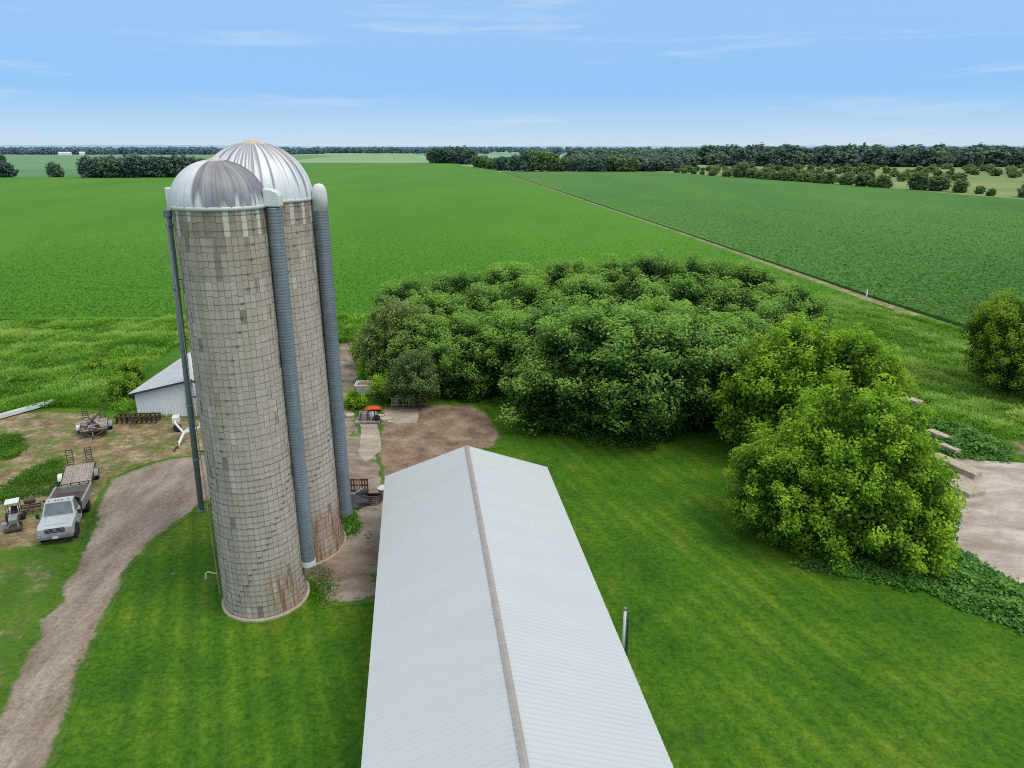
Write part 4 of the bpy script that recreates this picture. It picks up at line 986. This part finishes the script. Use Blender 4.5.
    hbm = MB().box((x1 + .0, 0, 1.30), (.08, 2.05, .82)).build('headboard', M['steel_dark'], t, bevel=.012)
    hbm2 = MB().add([(x1, -1.03, 1.68), (x1 + .42, -.95, 1.96), (x1 + .42, .95, 1.96), (x1, 1.03, 1.68), (x1, -1.03, 1.72), (x1 + .42, -.95, 2.0), (x1 + .42, .95, 2.0), (x1, 1.03, 1.72)],
        [(0, 1, 2, 3), (4, 5, 6, 7), (0, 1, 5, 4), (1, 2, 6, 5), (2, 3, 7, 6), (3, 0, 4, 7)]).build('cab_guard', M['steel_dark'], hbm)
    tg = MB().box((x0, 0, 1.14), (.07, 2.05, .50)).build('tailgate', M['bed'], t, bevel=.012)
    for k, y in enumerate((-.8, -.4, 0, .4, .8)): MB().box((x0 - .05, y, 1.14), (.05, .06, .52)).build('stake', M['steel_dark'], tg)
truck()

def trailer(label, loc, ang, L, W, ramps=True):
    t = thing('flatbed_trailer', label, 'trailer', loc, ang)
    MB().box((0, 0, .62), (L, W, .07)).build('deck', M['boards'], t)
    fr = MB()
    for s in (-1, 1): fr.box((0, s * (W / 2 + .03), .58), (L + .05, .06, .16))
    for x in (-L / 2, L / 2): fr.box((x, 0, .57), (.06, W, .15))
    for k in range(5): fr.box((-L / 2 + (k + .5) * L / 5, 0, .53), (.06, W, .09))
    fr.build('frame', M['steel_dark'], t)
    tn = MB(); tn.bar((L / 2, -W * .4, .52), (L / 2 + 1.25, 0, .5), .09); tn.bar((L / 2, W * .4, .52), (L / 2 + 1.25, 0, .5), .09); tn.box((L / 2 + 1.35, 0, .52), (.3, .12, .12))
    tn.build('tongue', M['steel_dark'], t)
    MB().tube([(L / 2 + 1.1, 0, .02), (L / 2 + 1.1, 0, .85)], .04, 8).build('jack', M['rim'], t)
    for s in (-1, 1):
        wheel(t, -.25, s * (W / 2 + .20), .34, .34, .22)
        fe = MB(); pts = [(.46 * math.cos(a), .36 + .40 * math.sin(a)) for a in np.linspace(.15, math.pi - .15, 9)]
        pts += [(.42 * math.cos(a), .36 + .36 * math.sin(a)) for a in np.linspace(math.pi - .15, .15, 9)]
        fe.prism([(x - .25, z) for x, z in pts], s * (W / 2 + .07), s * (W / 2 + .34)); fe.build('fender', M['white_metal'] if s < 0 else M['grey_paint'], t)
    fs = MB().box((L / 2, 0, .80), (.05, W, .05)).build('front_rail', M['steel_dark'], t)
    for k in range(4): MB().box((L / 2, -W / 2 + .1 + k * (W - .2) / 3, .72), (.05, .05, .22)).build('rail_post', M['steel_dark'], fs)
    if ramps:
        for s in (-1, 1):
            rm = MB(); y = s * W * .33; top = 1.75; hx = -L / 2 - .30
            for dy in (-.19, .19): rm.bar((-L / 2 - .05, y + dy, .55), (hx, y + dy, top), .05)
            for k in range(7): z = .7 + k * (top - .75) / 6; xx = -L / 2 - .05 + (hx + L / 2 + .05) * (z - .55) / (top - .55); rm.bar((xx, y - .19, z), (xx, y + .19, z), .045)
            rm.build('loading_ramp', M['steel_dark'], t)
    return t
trailer('empty flatbed trailer with worn board deck and raised ramps, hitched behind the pickup', (-29.75, 44.55), math.atan2(-3.1, 1.45), 3.6, 1.75)
trailer('flatbed trailer piled with boards and its ramps up, parked against the weeds', (-33.75, 53.75), math.atan2(-3.9, 2.0), 2.7, 1.85)
bp = thing('board_pile', 'loose weathered boards heaped on the far flatbed trailer', 'boards', (-33.75, 53.75, .66), math.atan2(-3.9, 2.0))
for i in range(9):
    a = random.uniform(-.7, .7); MB().box((random.uniform(-.5, .6), random.uniform(-.5, .5), .05 + .055 * i), (random.uniform(1.4, 2.5), random.uniform(.16, .34), .05), a).build('board', [M['plank'], M['boards'], M['white_metal']][(i * 2) % 3 if i % 4 else 0], bp)
for i in range(3): MB().bar((.9, -.6 + i * .5, .1), (-.6 + i * .4, .5 - i * .4, .75), .07).build('beam', M['steel_dark'], bp)

def tractor():
    t = thing('lawn_tractor', 'small grey garden tractor with white canopy beside the pickup', 'tractor', (-30.51,39.02), math.atan2(-2.2, 1.2), scale=0.78)
    MB().prism([(1.05, .42), (1.08, .78), (.95, .86), (.15, .90), (.10, .42)], -.28, .28).build('hood', M['grey_paint'], t, bevel=.03)
    MB().box((-.2, 0, .42), (1.7, .34, .16)).build('chassis', M['steel_dark'], t)
    MB().box((-.55, 0, .60), (.75, .95, .08)).build('fender_deck', M['grey_paint'], t, bevel=.03)
    st = MB().box((-.5, 0, .74), (.42, .44, .12)).build('seat', M['rubber'], t, bevel=.04)
    MB().box((-.72, 0, .96), (.10, .44, .42)).build('seat_back', M['rubber'], st, bevel=.04)
    MB().tube([(.12, 0, .8), (-.1, 0, 1.08)], .025, 8).build('steering_column', M['steel_dark'], t)
    sw = MB(); sw.tube([(-.1 + .05 * math.cos(a), .19 * math.sin(a), 1.1 + .19 * math.cos(a) * .8) for a in np.linspace(0, 2 * math.pi, 17)], .02, 6, cap=False); sw.build('steering_wheel', M['rubber'], t)
    cn = MB().box((-.42, 0, 1.72), (1.0, .95, .06)).build('canopy', M['white_metal'], t, bevel=.02)
    for x, y in ((.05, .42), (.05, -.42), (-.88, .42), (-.88, -.42)): MB().tube([(x, y, .58), (x, y, 1.70)], .025, 8).build('canopy_post', M['steel_dark'], cn)
    MB().box((.0, .45, 1.2), (.04, .03, .9)).build('side_panel', M['grey_paint'], t)
    for s in (-1, 1):
        wheel(t, .80, s * .42, .22, .22, .18, M['yellow']); wheel(t, -.55, s * .50, .34, .34, .28, M['yellow'])
        MB().box((1.02, s * .18, .72), (.08, .12, .10)).build('headlight', M['lamp'], t)
    dk = MB().box((1.45, 0, .22), (.65, 1.15, .20)).build('front_deck', M['steel_dark'], t, bevel=.04)
    for s in (-1, 1): MB().bar((.9, s * .25, .45), (1.45, s * .35, .34), .05).build('lift_arm', M['rim'], dk)
    wb = MB().box((1.2, -.55, .5), (.5, .35, .4)).build('weight_box', M['grey_paint'], t, bevel=.03)
tractor()
def implement(name, label, cat, loc, ang):
    t = thing(name, label, cat, loc, ang)
    fr = MB(); fr.bar((-.7, 0, .4), (.7, 0, .4), .09); fr.bar((0, -.5, .4), (0, .6, .45), .08); fr.bar((-.6, .3, .42), (.6, .3, .42), .07); fr.build('frame', M['steel_dark'], t)
    for k in range(4): MB().tube([(-.6 + k * .4, 0, .4), (-.6 + k * .4, -.12, .2), (-.6 + k * .4, .05, .02)], .03, 6).build('tine', M['rust'], t)
    MB().box((0, .5, .58), (.6, .3, .22)).build('hopper', M['steel_dark'], t, bevel=.03)
    MB().box((-.75, -.1, .5), (.55, .5, .06)).build('tray', M['white_metal'], t)
implement('cultivator', 'small dark cultivator on the ground between the garden tractor and the pickup', 'cultivator', (-30.45,40.29), .4)

def harrow():
    t = thing('disc_harrow', 'rusty dark disc harrow lying in weeds before the white shed', 'harrow', (-31.34,55.98), .06)
    fr = MB(); fr.bar((-1.75, .35, .62), (1.75, .35, .62), .10); fr.bar((-1.75, -.35, .58), (1.75, -.35, .58), .10)
    for x in (-1.7, -.6, .6, 1.7): fr.bar((x, -.4, .6), (x, .4, .62), .09)
    fr.bar((-.3, -.35, .55), (0, -1.5, .35), .08); fr.bar((.3, -.35, .55), (0, -1.5, .35), .08)
    fr.build('frame', M['steel_dark'], t)
    for g, y in ((0, -.35), (1, .35)):
        ax = MB().tube([(-1.7, y, .3), (1.7, y, .3)], .03, 8).build('axle', M['rust'], t)
        for k in range(9): MB().lathe([(.0, -.03), (.27, .02), (.27, .03), (.0, -.01)], 16, (-1.6 + k * .4, y, .3), 'X').build('disc', M['rust'] if k % 2 else M['steel_dark'], ax)
    return t
harrow()
def yframe():
    n = (-25.54,51.61,0.8)
    t = thing('implement_frame', 'white tubular drawbar frame forked like a Y beside the silo pipe', 'frame', (n[0], n[1], 0))
    fr = MB()
    fr.bar((0, -1.3, .25), (0, 0, .8), .16, .12); fr.bar((0, 0, .8), (-1.55, 1.9, .9), .15, .12); fr.bar((0, 0, .8), (.8, 1.2, .85), .15, .12); fr.bar((.8, 1.2, .85), (1.35, 2.9, .95), .15, .12)
    fr.bar((-.05, .1, .85), (.25, 1.4, .95), .10)
    fr.build('frame', M['white_metal'], t)
    MB().box((-1.75, 2.6, .95), (.55, .75, .55), .3).build('tank', M['white_metal'], t, bevel=.06)
    MB().bar((-1.55, 1.9, .85), (-1.75, 2.5, .9), .12).build('arm', M['white_metal'], t)
    MB().bar((-.02, -1.9, .15), (0, -1.25, .27), .12, .12).build('hitch', M['rust'], t)
    MB().tube([(0, -1.2, 0), (0, -1.2, .5)], .05, 8).build('jack', M['rust'], t)
    for s, y in ((-1.55, 2.2), (1.3, 2.6)): wheel(t, s, y, .33, .33, .2)
    MB().lathe([(0, 0), (.16, .03), (.18, .16), (.1, .26), (0, .28)], 14, (.85, 1.25, .9)).build('hub', M['white_metal'], t, True)
yframe()
tr = thing('feed_trough', 'long white trough lying along the edge of the tall weeds', 'trough', (-42.55,58.12), math.atan2(3.6, 2.2))
tb = MB()
tb.box((0, 0, .12), (5.4, .42, .04)); tb.box((0, -.22, .26), (5.4, .04, .30)); tb.box((0, .22, .26), (5.4, .04, .30)); tb.build('trough', M['white_metal'], tr)
for x in (-2.7, 2.7): MB().box((x, 0, .26), (.04, .46, .30)).build('end_plate', M['white_metal'], tr)
for k in range(4): MB().box((-2.1 + k * 1.4, 0, .05), (.1, .5, .10)).build('foot', M['steel_dark'], tr)

# scrap along the concrete strip behind the silos
hp = thing('hopper', 'white flared hopper box full of brown rusty scrap on the concrete strip', 'hopper', (-13.65,63.13), RAD(3))
hv = [(-.62, -.5, .15), (.62, -.5, .15), (.62, .5, .15), (-.62, .5, .15), (-.88, -.72, 1.05), (.88, -.72, 1.05), (.88, .72, 1.05), (-.88, .72, 1.05)]
MB().add(hv, [(3, 2, 1, 0), (0, 1, 5, 4), (1, 2, 6, 5), (2, 3, 7, 6), (3, 0, 4, 7)]).build('box', M['white_metal'], hp)
rm_ = MB()
for a, b in ((4, 5), (5, 6), (6, 7), (7, 4)): rm_.bar(hv[a], hv[b], .09, .09)
rm_.build('rim', M['white_metal'], hp)
fm = MB(); gx = np.linspace(-.78, .78, 9); gy = np.linspace(-.62, .62, 8)
fm.add([(x, y, .90 + random.uniform(-.08, .08)) for y in gy for x in gx], [(j * 9 + i, j * 9 + i + 1, (j + 1) * 9 + i + 1, (j + 1) * 9 + i) for j in range(7) for i in range(8)])
fm.build('scrap_fill', simple('brown_scrap', (0.38, 0.22, 0.09), (0.20, 0.11, 0.05), 3, .9), hp)
for x in (-.5, .5):
    for y in (-.4, .4): MB().box((x, y, .07), (.12, .12, .18)).build('leg', M['steel_dark'], hp)
sl = thing('sled', 'orange red plastic sled tipped over by the grey machine', 'sled', (-12.16,58.61), .25, scale=.75)
sb = MB(); n_ = 14
for j, (w_, z_) in enumerate(((.10, .30), (.42, .55), (.46, .48), (.44, .42))): pass
prof = [(-1.0, .22, .28), (-.7, .42, .5), (0, .48, .58), (.6, .45, .52), (1.0, .25, .38)]
vs = []
for x, w_, z_ in prof: vs += [(x, -w_, z_ - .22), (x, -w_ * .7, z_), (x, w_ * .7, z_), (x, w_, z_ - .22)]
sb.add(vs, [(i * 4 + k, (i + 1) * 4 + k, (i + 1) * 4 + k + 1, i * 4 + k + 1) for i in range(4) for k in range(3)] + [(0, 1, 2, 3), (16, 19, 18, 17)]).build('shell', M['orange'], sl, True)
MB().box((-.9, .1, .13), (.5, .5, .26)).build('support', M['rust'], sl)
mc = thing('engine_block', 'grey heap of old machine parts below the orange sled', 'machine', (-12.14,56.21), .1)
MB().box((0, 0, .09), (2.1, 1.3, .16)).build('skid', M['plank'], mc, bevel=.02)
MB().box((-.3, .05, .48), (.8, .6, .62)).build('block', M['grey_paint'], mc, bevel=.05)
MB().lathe([(.0, -.3), (.3, -.3), (.34, 0), (.3, .3), (0, .3)], 18, (.45, 0, .52), 'X').build('drum', M['rim'], mc, True)
for k in range(5): MB().tube([(-.6 + k * .3, -.4, .2), (-.5 + k * .28, -.2, .9 + .08 * (k % 3)), (-.3 + k * .2, .2, .75)], .045, 8).build('pipe', M['rim'] if k % 2 else M['steel_dark'], mc)
wheel(mc, .8, -.45, .42, .28, .1)
for k, (p, s) in enumerate(((((-10.62,56.21)), .55), (((-11.21,57.15)), .38), (((-10.13,55.76)), .32), (((-13.86,57.15)), .5))):
    lb = ['pale jagged concrete chunk right of the machine parts, the largest', 'pale concrete chunk touching the machine skid', 'small pale concrete chunk at the edge of the soil', 'pale concrete chunk near the rear silo tube'][k]
    bm_ = MB(); r = random.Random(k)
    pts = [(math.cos(a) * s * r.uniform(.7, 1.2), math.sin(a) * s * r.uniform(.6, 1)) for a in np.linspace(0, 6.28, 7, endpoint=False)]
    o = bm_.flat(pts, 0.0, s * .5).build('concrete_chunk', M['conc'], bevel=.05); o.location = (p[0], p[1], .02); tag(o, lb, 'concrete')
tk = thing('propane_tank', 'small white tank lying at the edge of the bushes by the strip', 'tank', (-16.44,74.71), RAD(65))
MB().lathe([(0, -.62), (.22, -.57), (.33, -.42), (.35, 0), (.33, .42), (.22, .57), (0, .62)], 20, (0, 0, .45), 'X').build('shell', M['white_metal'], tk, True)
for x in (-.3, .3): MB().box((x, 0, .08), (.1, .5, .16)).build('foot', M['steel_dark'], tk)
MB().lathe([(.0, .75), (.1, .8), (.1, .9), (0, .92)], 12).build('valve_cap', M['grey_paint'], tk)
fe = thing('pallet_fence', 'low row of grey wooden crates along the grove edge above the soil', 'fence', (-9.15,59.62), .03)
for k in range(7):
    x = -1.5 + k * .5; MB().box((x, 0, .45), (.07, .07, .9)).build('post', M['plank'], fe)
for z in (.25, .85): MB().box((0, -.05, z), (3.2, .04, .10)).build('rail', M['plank'], fe)
for k in range(4): MB().box((-1.2 + k * .8, .35, .35), (.5, .4, .7)).build('crate', M['rust'] if k % 2 else M['plank'], fe, bevel=.02)

# items at the foot of the rear silo
pl = thing('pallet', 'brown slatted wooden pallet leaning by the rear silo tube', 'pallet', (-10.29,43.03), 0.0)
for k in range(8): MB().box((-.62 + k * .18, .12, .5), (.09, .03, 1.0)).build('slat', M['plank'] if k in (3, 4) else M['rust'], pl)
for z in (.1, .5, .9): MB().box((0, .17, z), (1.4, .06, .09)).build('stringer', M['rust'], pl)
tp = thing('tarp_bundle', 'crumpled black tarp bundle against the foot of the rear silo', 'tarp', (-10.33,41.35), .35)
bmv = bmesh.new(); bmesh.ops.create_icosphere(bmv, subdivisions=4, radius=1.0)
for v in bmv.verts:
    n_ = math.sin(v.co.x * 5 + 1.3) * math.cos(v.co.y * 6) + .6 * math.sin(v.co.z * 9 + v.co.x * 7)
    v.co = Vector((v.co.x * 1.25, v.co.y * .75, max(v.co.z * .62, -.05) + .05)) * (1 + .10 * n_)
me = bpy.data.meshes.new('tarp'); bmv.to_mesh(me); bmv.free(); me.materials.append(M['tarp']); link('tarp', me, tp)
MB().box((.7, .5, .45), (.9, .5, .5), .5).build('bag', M['tarp'], tp, bevel=.1)
MB().bar((-.6, -.4, .55), (.9, .7, .75), .06).build('strap', M['grey_paint'], tp)
hf = thing('hay_feeder', 'dark rusty bent hoop frame lying next to the tarp', 'hoop frame', (-9.12,41.76), 0.0)
for k in range(4):
    hfm = MB(); s = 1 - .18 * k
    hfm.tube([(-.7, -.55 * s, .15 + .1 * k), (.3, -.55 * s, .2 + .1 * k), (.62, -.35 * s, .22 + .1 * k), (.72, 0, .22 + .1 * k), (.62, .35 * s, .22 + .1 * k), (.3, .55 * s, .2 + .1 * k), (-.7, .55 * s, .15 + .1 * k)], .045, 8)
    hfm.build('hoop', M['steel_dark'], hf, True)
MB().bar((-.68, -.58, .2), (-.68, .58, .35), .08).build('crossbar', M['rust'], hf)
bk = thing('bucket', 'pale grey plastic bucket against the left side of the barn', 'bucket', (-8.52,42.46), 0.0)
MB().lathe([(.22, 0), (.30, .62), (.34, .64), (.34, .70), (.27, .70), (.19, .06)], 20).build('shell', M['white_metal'], bk, True)
MB().tube([(-.30, 0, .62), (-.22, .05, .85), (0, .08, .95), (.22, .05, .85), (.30, 0, .62)], .012, 6).build('handle', M['steel_dark'], bk)

# white marker post by the track, concrete blocks by the feedlot
mp = thing('marker_post', 'slim white marker post at the edge of the dark crop', 'post', (51.9, 103.4, 0))
MB().tube([(0, 0, 0), (0, 0, 2.15)], .10, 10).build('post', M['white_metal'], mp, True)
MB().lathe([(.12, 2.12), (.12, 2.24), (0, 2.26)], 10).build('cap', M['grey_paint'], mp)
cb = [((33.62,52.72), 1.1, .8, .5, 'pale concrete block half under the boxelder leaves, upper left of the row'), ((34,51.71), 1.3, .7, .5, 'pale concrete block third from the feedlot corner'),
      ((33.11,49.78), 1.6, .6, .45, 'long pale concrete block touching the weeds'), ((31.9,46.94), 3.6, 1.1, .4, 'longest pale concrete slab beside the feedlot'),
      ((30.4,43.47), 2.2, 1.6, .35, 'broad pale concrete slab at the low end of the row'), ((36.09,60.66), 1.6, .9, .4, 'lone pale concrete block above the boxelders in the grass')]
for k, (p, L, W, h, lb) in enumerate(cb):
    r = random.Random(k + 20); pts = [(x + r.uniform(-.12, .12), y + r.uniform(-.1, .1)) for x, y in ((-L / 2, -W / 2), (0, -W / 2), (L / 2, -W / 2), (L / 2, W / 2), (0, W / 2), (-L / 2, W / 2))]
    o = MB().flat(pts, -.05, h).build('concrete_block', M['conc'], bevel=.05); o.location = (p[0], p[1], 0); o.rotation_euler = (0, 0, RAD(112 if k < 5 else 120)); tag(o, lb, 'concrete block')

# far farm buildings
def farm(label, x, y, L, W, h, roofm):
    t = thing('farm_building', label, 'building', (x, y, -.4), random.uniform(-.3, .3))
    MB().box((0, 0, h / 2), (L, W, h)).build('wall', M['siding'], t)
    MB().add([(-L / 2 - .5, -W / 2 - .5, h), (L / 2 + .5, -W / 2 - .5, h), (L / 2 + .5, 0, h + W * .3), (-L / 2 - .5, 0, h + W * .3), (-L / 2 - .5, W / 2 + .5, h), (L / 2 + .5, W / 2 + .5, h)], [(0, 1, 2, 3), (3, 2, 5, 4), (0, 3, 4), (1, 5, 2)]).build('roof', roofm, t)
farm('tiny white farm building on the left skyline, the longer one', -1190, 2000, 30, 12, 4, M['white_metal'])
farm('tiny white farm building on the left skyline, right of the long one', -1150, 2010, 12, 10, 5, M['white_metal'])
farm('tiny white roof among the hazy woods on the right skyline', 740, 1650, 28, 18, 16, M['white_metal'])

# ------------------------------------------------------------------ sky, sun, camera
SUN_EL, SUN_AZ = 58, 118     # azimuth clockwise from straight ahead (+Y): to the right, slightly behind
w = bpy.data.worlds.new('World'); scene.world = w; w.use_nodes = True
nt = w.node_tree; nt.nodes.clear()
out = nt.nodes.new('ShaderNodeOutputWorld'); bg = nt.nodes.new('ShaderNodeBackground'); nt.links.new(bg.outputs[0], out.inputs[0])
sky = nt.nodes.new('ShaderNodeTexSky'); sky.sky_type = 'NISHITA'; sky.sun_disc = False
sky.sun_elevation = RAD(SUN_EL); sky.sun_rotation = RAD(SUN_AZ); sky.altitude = 0; sky.air_density = 1.0; sky.dust_density = 0.6; sky.ozone_density = 1.5
tc = nt.nodes.new('ShaderNodeTexCoord'); sx = nt.nodes.new('ShaderNodeSeparateXYZ'); nt.links.new(tc.outputs['Generated'], sx.inputs[0])
gr = nt.nodes.new('ShaderNodeValToRGB'); ge = gr.color_ramp.elements      # pale at the horizon, blue above, whitened overhead to soften the light
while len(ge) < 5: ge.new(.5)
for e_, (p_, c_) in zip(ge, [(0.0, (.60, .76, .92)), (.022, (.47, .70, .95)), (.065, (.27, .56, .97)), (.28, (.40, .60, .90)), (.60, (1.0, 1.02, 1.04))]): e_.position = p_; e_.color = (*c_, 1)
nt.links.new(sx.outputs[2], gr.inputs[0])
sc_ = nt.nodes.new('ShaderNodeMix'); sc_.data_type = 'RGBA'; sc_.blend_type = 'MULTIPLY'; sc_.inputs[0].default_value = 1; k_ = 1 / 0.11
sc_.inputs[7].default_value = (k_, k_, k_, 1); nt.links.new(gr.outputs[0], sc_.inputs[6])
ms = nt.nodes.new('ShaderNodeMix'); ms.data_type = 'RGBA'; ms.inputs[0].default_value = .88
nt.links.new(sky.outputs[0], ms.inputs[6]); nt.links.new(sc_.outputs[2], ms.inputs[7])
mp_ = nt.nodes.new('ShaderNodeMapping'); mp_.inputs['Scale'].default_value = (1.6, 1.6, 19.0)
nz = nt.nodes.new('ShaderNodeTexNoise'); nz.inputs['Scale'].default_value = 2.2; nz.inputs['Detail'].default_value = 7; nz.inputs['Roughness'].default_value = .6
rp = nt.nodes.new('ShaderNodeValToRGB'); rp.color_ramp.elements[0].position = .56; rp.color_ramp.elements[1].position = .80
rp.color_ramp.elements[0].color = (0, 0, 0, 1); rp.color_ramp.elements[1].color = (.6, .6, .6, 1)
mxs = nt.nodes.new('ShaderNodeMix'); mxs.data_type = 'RGBA'; mxs.inputs[7].default_value = (.72 * k_, .82 * k_, .95 * k_, 1)
nt.links.new(tc.outputs['Generated'], mp_.inputs[0]); nt.links.new(mp_.outputs[0], nz.inputs['Vector']); nt.links.new(nz.outputs['Fac'], rp.inputs[0])
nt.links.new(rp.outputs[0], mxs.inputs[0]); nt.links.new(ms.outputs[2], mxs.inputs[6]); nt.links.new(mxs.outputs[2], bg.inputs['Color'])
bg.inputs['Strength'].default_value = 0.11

sd = bpy.data.lights.new('sun', 'SUN'); sd.energy = 1.7; sd.angle = RAD(24); sd.color = (1.0, .92, .80)
so = bpy.data.objects.new('sun', sd); COL.objects.link(so)
az, el = RAD(SUN_AZ), RAD(SUN_EL)
to_sun = Vector((math.sin(az) * math.cos(el), math.cos(az) * math.cos(el), math.sin(el)))
so.rotation_euler = to_sun.to_track_quat('Z', 'Y').to_euler(); so.location = (0, 0, 60)

cd = bpy.data.cameras.new('camera'); cam = bpy.data.objects.new('camera', cd); COL.objects.link(cam)
cam.location = (0, 0, 22); cam.rotation_euler = (RAD(90) - math.atan(238 / 715), 0, 0)
cd.sensor_width = 36; cd.lens = 715 / 1024 * 36; cd.clip_start = .5; cd.clip_end = 40000
scene.camera = cam
scene.render.resolution_x, scene.render.resolution_y = 1024, 768
scene.view_settings.view_transform = 'Standard'; scene.view_settings.look = 'None'; scene.view_settings.exposure = 0; scene.view_settings.gamma = 1
scene.cycles.filter_width = 1.05; scene.cycles.use_denoising = False
scene.cycles.max_bounces = 6; scene.cycles.diffuse_bounces = 3; scene.cycles.transmission_bounces = 3; scene.cycles.glossy_bounces = 2
